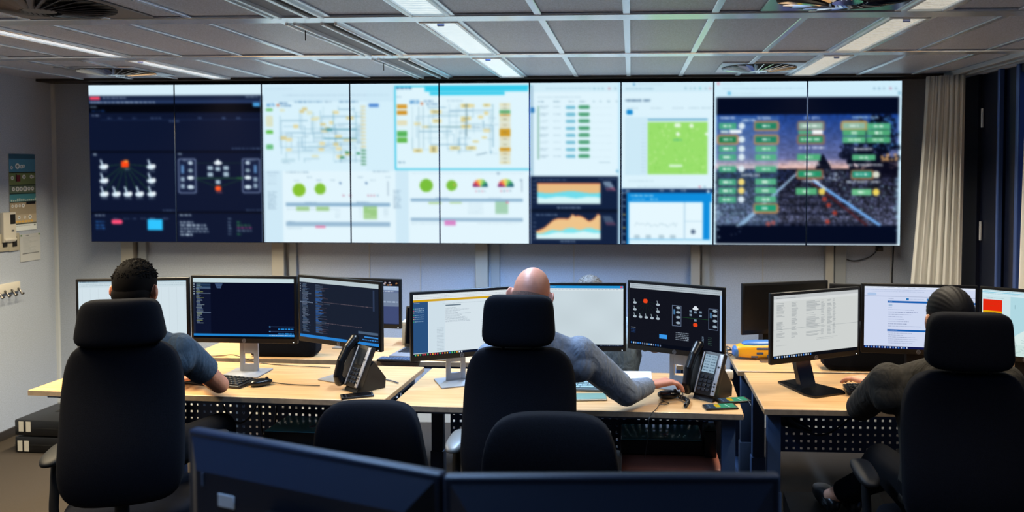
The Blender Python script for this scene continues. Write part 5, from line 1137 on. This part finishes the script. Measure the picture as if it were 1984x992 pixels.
def person(label, P, skin, shirt, trousers, shoes, hair, sleeve=1., hair_kind='short', loc=None, hem=.0, collar=None):
    """P: joints in room coordinates"""
    V = {k: Vector(v) for k, v in P.items() if isinstance(v, (tuple, Vector)) and len(v) == 3}
    O = Vector((V['pelvis'].x, V['pelvis'].y, 0)); t = thing('person', label, 'person', O)
    for k in V:
        if k not in ('headrot', 'ld', 'rd', 'ln', 'rn'): V[k] = V[k]-O
    pe, ch, nk, hd = V['pelvis'], V['chest'], V['neck'], V['head']; sh = (V['ls'], V['rs']); wdt = (sh[0]-sh[1]).length
    R = Euler(V['headrot']).to_matrix() if 'headrot' in V else Matrix.Identity(3)
    def torso(mb, g, low=True):
        mid = (sh[0]+sh[1])/2; w2 = wdt/2
        rings = [(pe+Vector((0, 0, -.09)), .13+g, .10+g), (pe+Vector((0, 0, -.02)), .175+g, .125+g), (pe.lerp(ch, .3), .16+g, .115+g), (pe.lerp(ch, .65), .17+g, .12+g), (ch, w2*.88+g, .125+g),
                 (ch.lerp(mid, .7), w2*.92+g, .11+g), (mid+Vector((0, 0, .015)), w2*.80+g, .085+g), (mid.lerp(nk, .5)+Vector((0, 0, .015)), w2*.46+g, .07+g), (nk+Vector((0, 0, -.01)), .062+g*.6, .06+g*.6)]
        mb.loft(rings)
        for s in sh: mb.cap(s+Vector((0, 0, -.035)), mid.lerp(nk, .35)+Vector((0, -.01, -.03)), .062+g, .068+g); mb.cap(s+Vector((0, -.01, -.05)), ch.lerp(s, .35), .06+g, .066+g)
        for s in sh: mb.ell(s, (.052+g, .058+g, .054+g)); mb.cap(s.lerp(mid, .1)+Vector((0, 0, -.005)), mid.lerp(nk, .6), .046+g, .05+g)
    body = MB(); torso(body, 0)
    for a, b, c, kd, kn, th in ((V['ls'], V['le'], V['lw'], 'ld', 'ln', 1), (V['rs'], V['re'], V['rw'], 'rd', 'rn', -1)):
        body.cap(a, a.lerp(b, .5), .052, .047); body.cap(a.lerp(b, .5), b, .047, .040); body.cap(b, b.lerp(c, .35), .041, .040); body.cap(b.lerp(c, .35), c, .040, .027)
        hand(body, c, V[kd], V[kn], th, P.get(kd+'_curl', (.3, .45, .35)), .12, 1.1)
    for s in 'lr':
        h, k_, an, to = V[s+'h'], V[s+'k'], V[s+'a'], V[s+'t']
        body.cap(h, k_, .085, .058); body.cap(k_, k_.lerp(an, .35), .056, .055); body.cap(k_.lerp(an, .35), an, .055, .036)
        body.cap(an, an.lerp(to, .9)+Vector((0, 0, -.0)), .036, .026)
    body.cap(nk-Vector((0, 0, .05)), hd+R @ Vector((0, -.02, -.06)), .058, .054)
    def H(c, r, rot=None, fn=None): body.ell(hd+R @ Vector(c), r, (R @ Euler(rot or (0, 0, 0)).to_matrix()).to_euler(), 24, 16, fn)
    H((0, -.008, .022), (.077, .096, .096)); H((0, .022, -.035), (.064, .074, .085)); H((0, .035, -.085), (.036, .04, .030))
    H((0, .098, -.022), (.011, .022, .024), (.35, 0, 0)); H((0, .108, -.036), (.016, .013, .010)); H((0, .09, .012), (.045, .014, .012)); H((0, .088, -.066), (.024, .012, .009))
    for s in (-1, 1): H((s*.082, -.004, -.014), (.014, .021, .035), (.12, 0, s*.4)); H((s*.092, -.016, -.006), (.007, .019, .029), (0, 0, s*.7))
    o = obj('body', body, skin, t); fuse(o, .0048, 2)
    for s in (-1, 1): obj('eye', MB().ell(hd+R @ Vector((s*.030, .085, .0)), (.012, .009, .008)), mat('eye_white', 'b8b4ac', .2), t)
    # clothes
    sm = MB(); torso(sm, .014)
    for a, b, c in ((V['ls'], V['le'], V['lw']), (V['rs'], V['re'], V['rw'])):
        if sleeve >= 1.5:
            k2 = P.get('bulk', 1.); sm.cap(a, a.lerp(b, .5), .074*k2, .070*k2); sm.cap(a.lerp(b, .5), b, .070*k2, .060*k2); sm.cap(b, b.lerp(c, .4), .060*k2, .052); sm.cyl(b.lerp(c, .4), b.lerp(c, .96), .052, .039)
            for q in (.2, .55, .8): sm.ell(a.lerp(b, q), ((.073-.008*q)*k2,)*3)       # folds
            for q in (.3, .55): sm.ell(b.lerp(c, q), (.054-.01*q,)*3)
        else: e = a.lerp(b, sleeve); sm.cap(a, a.lerp(b, sleeve*.6), .07, .069); sm.cyl(a.lerp(b, sleeve*.5), e, .069, .066)
    so = obj('shirt', sm, shirt, t); fuse(so, .007, 4)
    if collar:
        cb = MB(); cb.loft([(nk+Vector((0, 0, -.03)), .085, .08), (nk+Vector((0, 0, .02)), .072, .068), (nk+Vector((0, 0, .025)), .066, .062)]); obj('collar', cb, collar, t)
    tm = MB(); tm.loft([(pe+Vector((0, 0, -.11)), .15, .12), (pe+Vector((0, 0, -.03)), .188, .138), (pe+Vector((0, 0, .05)), .182, .135)])
    for s in 'lr':
        h, k_, an = V[s+'h'], V[s+'k'], V[s+'a']; tm.cap(h, k_, .09, .073); tm.cap(k_, k_.lerp(an, .4), .073, .068); tm.cyl(k_.lerp(an, .4), k_.lerp(an, 1-hem), .068, .052)
    fuse(obj('trousers', tm, trousers, t), .009, 4)
    for s in 'lr':
        an, to = V[s+'a'], V[s+'t']; d = (to-an); d.z = 0; rz = math.atan2(-d.x, d.y); L = .27; cc = an+d.normalized()*.075
        zb = V[s+'t'].z-.03
        obj('shoe', MB().soft((cc.x, cc.y, zb+.045), (.095, L, .09), 3, 8, lambda q: Vector((q.x*(1-.18*(q.y < 0)), q.y, q.z*(1-.35*max(0, q.y)/(L/2)) if q.z > 0 else q.z*.9)), (0, 0, rz)).cyl((cc-d.normalized()*.07)+Vector((0, 0, zb+.04-cc.z)), (an+Vector((0, 0, -.02))), .045, .045), shoes, t)
    if hair_kind == 'bald':
        hb = MB()
        hb.ell(hd+R @ Vector((0, -.012, .0)), (.0782, .0972, .085), R.to_euler(), 30, 18, lambda q: Vector((q.x, q.y if q.y < .03 else .03, q.z if q.z < -.004 else -.004)))
        obj('hair', hb, hair, t)
    else:
        r_ = random.Random(3)
        def tuft(q):
            up = max(0, q.z/.1)
            if hair_kind == 'slick': return q*(1+.008*math.sin(math.atan2(q.x, q.z+.02)*34+8*q.y)+.006*r_.random())
            return q*(1+(.055 if hair_kind == 'short' else .012)*up*r_.random()+.008*r_.random())
        hb = MB(); n = (96, 60) if hair_kind == 'slick' else (36, 26)
        hb.ell(hd+R @ Vector((0, -.016, .03)), (.0825, .0995, .098), R.to_euler(), *n, tuft)
        hb.ell(hd+R @ Vector((0, -.042, -.02)), (.0775, .07, .06), R.to_euler(), 24, 14)
        if hair_kind == 'short':
            for _ in range(800):
                a, b_ = r_.uniform(0, 2*PI), r_.uniform(0, 1.35); v = Vector((.082*math.sin(b_)*math.cos(a), -.0+.098*math.sin(b_)*math.sin(a), .096*math.cos(b_)))
                p = hd+R @ (v+Vector((0, -.016, .03))); q = p+R @ (v.normalized()*(.010-.005*b_)+Vector((r_.gauss(0, .004), .004, 0))); hb.cyl(p, q, .006, .002, 5)
        obj('hair', hb, hair, t)
    return t
def cloth(name, c, wr=.5, sc_=14, n=.12):
    m = mat(name, c, .9, noise=n, nscale=90, spec=.2); nt = m.node_tree; tx = nt.nodes.new('ShaderNodeTexNoise'); tx.inputs['Scale'].default_value = sc_; tx.inputs['Detail'].default_value = 3; tx.inputs['Distortion'].default_value = 1.2
    tc = [x for x in nt.nodes if x.type == 'TEX_COORD'][0]; bp = nt.nodes.new('ShaderNodeBump'); bp.inputs['Strength'].default_value = wr; bp.inputs['Distance'].default_value = .03
    mp = nt.nodes.new('ShaderNodeMapping'); mp.inputs['Scale'].default_value = (1, 1, .45)
    nt.links.new(tc.outputs['Object'], mp.inputs['Vector']); nt.links.new(mp.outputs['Vector'], tx.inputs['Vector']); nt.links.new(tx.outputs['Fac'], bp.inputs['Height']); nt.links.new(bp.outputs['Normal'], nt.nodes['Principled BSDF'].inputs['Normal']); return m
SK = skin_mat('skin_tan', 'b4785c'); SK2 = skin_mat('skin_pink', 'b87c66'); SK3 = skin_mat('skin_light', 'c08a6e')
HAIR = mat('dark_hair', '070505', .9, spec=.1); HAIRS = mat('slick_dark_hair', '070609', .65, noise=.6, nscale=120, spec=.2); HAIRG = mat('grey_stubble', '7a5a4e', .7, noise=.3, nscale=200); HAIRL = mat('light_grey_hair', '5e5954', .8, noise=.3, nscale=80)
SHOE = mat('black_shoe', '08080a', .35); TRD = mat('dark_trousers', '040509', .95, spec=.1)
def J(x, y, z): return (x, y, z)
person('man with short dark hair in a slate blue t-shirt, forearm on the left desk', dict(
    pelvis=(-2.13, 3.42, .60), chest=(-2.15, 3.46, .95), neck=(-2.15, 3.45, 1.14), head=(-2.15, 3.465, 1.30), headrot=(-.1, 0, .05),
    ls=(-2.29, 3.47, 1.03), le=(-2.38, 3.70, .84), lw=(-2.32, 3.88, .835), ld=(.5, .8, .0), ln=(0, 0, 1), ld_curl=(.2, .25, .25),
    rs=(-1.985, 3.50, 1.035), re=(-1.935, 3.76, .805), rw=(-2.10, 3.91, .805), rd=(-.8, .5, .03), rn=(0, 0, 1), rd_curl=(.15, .25, .2),
    lh=(-2.23, 3.45, .585), lk=(-2.3, 3.88, .56), la=(-2.3, 3.92, .11), lt=(-2.3, 4.05, .035), rh=(-2.03, 3.45, .585), rk=(-2.0, 3.88, .56), ra=(-2.0, 3.92, .11), rt=(-2.0, 4.05, .035)),
    SK, cloth('slate_blue_tshirt', '36434f'), TRD, SHOE, HAIR, .62, 'short')
person('bald man in a grey sweater, seated in the centre, hand on a mouse', dict(
    pelvis=(-.44, 3.46, .58), chest=(-.43, 3.49, .94), neck=(-.415, 3.47, 1.15), head=(-.425, 3.49, 1.285), headrot=(-.35, .1, -.12),
    ls=(-.595, 3.50, 1.01), le=(-.66, 3.72, .84), lw=(-.5, 3.88, .83), ld=(.6, .7, 0), ln=(0, 0, 1), ld_curl=(.2, .3, .25),
    rs=(-.222, 3.51, 1.035), re=(-.02, 3.67, .82), rw=(.09, 3.80, .822), rd=(.85, .35, .1), rn=(-.1, 0, 1), rd_curl=(.35, .5, .45),
    lh=(-.54, 3.48, .57), lk=(-.58, 3.93, .54), la=(-.58, 3.96, .11), lt=(-.58, 4.09, .035), rh=(-.34, 3.48, .57), rk=(-.29, 3.93, .54), ra=(-.29, 3.96, .11), rt=(-.29, 4.09, .035)),
    SK2, cloth('grey_sweater', '6a7484'), TRD, SHOE, HAIRG, 2, 'bald')
person('man with slick dark hair in a dark jacket, typing at the right', dict(
    pelvis=(1.21, 3.18, .58), chest=(1.22, 3.21, .93), neck=(1.22, 3.20, 1.10), head=(1.215, 3.215, 1.25), headrot=(-.1, 0, .12),
    ls=(1.0, 3.24, 1.0), le=(.985, 3.575, .80), lw=(1.125, 3.88, .826), ld=(-.5, .8, .03), ln=(0, 0, 1), ld_curl=(.22, .3, .3), bulk=1.0,
    rs=(1.44, 3.24, 1.0), re=(1.52, 3.55, .84), rw=(1.38, 3.82, .835), rd=(-.4, .85, 0), rn=(0, 0, 1), rd_curl=(.2, .3, .25),
    lh=(1.11, 3.2, .57), lk=(1.10, 3.66, .54), la=(1.07, 3.99, .245), lt=(1.07, 4.12, .195), rh=(1.31, 3.2, .57), rk=(1.24, 3.66, .54), ra=(.97, 4.0, .24), rt=(.96, 4.12, .195)),
    SK3, cloth('dark_olive_jacket', '2a2722'), TRD, SHOE, HAIRS, 2, 'slick', hem=.12)
person('person in a pale striped shirt facing the wall, mostly hidden behind the centre monitors', dict(
    pelvis=(-.14, 4.76, .56), chest=(-.11, 4.72, .84), neck=(-.18, 4.76, .965), head=(-.24, 4.80, 1.062), headrot=(-.35, 0, .1),
    ls=(-.30, 4.74, .90), le=(-.38, 4.95, .72), lw=(-.2, 5.1, .76), ld=(.5, .8, 0), ln=(0, 0, 1),
    rs=(.03, 4.72, .90), re=(.135, 4.65, .82), rw=(.235, 4.80, .82), rd=(.3, .9, 0), rn=(0, 0, 1),
    lh=(-.24, 4.76, .53), lk=(-.26, 5.16, .52), la=(-.26, 5.2, .11), lt=(-.26, 5.33, .035), rh=(-.06, 4.76, .53), rk=(-.04, 5.16, .52), ra=(-.04, 5.2, .11), rt=(-.04, 5.33, .035)),
    SK3, cloth('pale_striped_shirt', '7c8c98'), TRD, SHOE, HAIRL, .85, 'short')
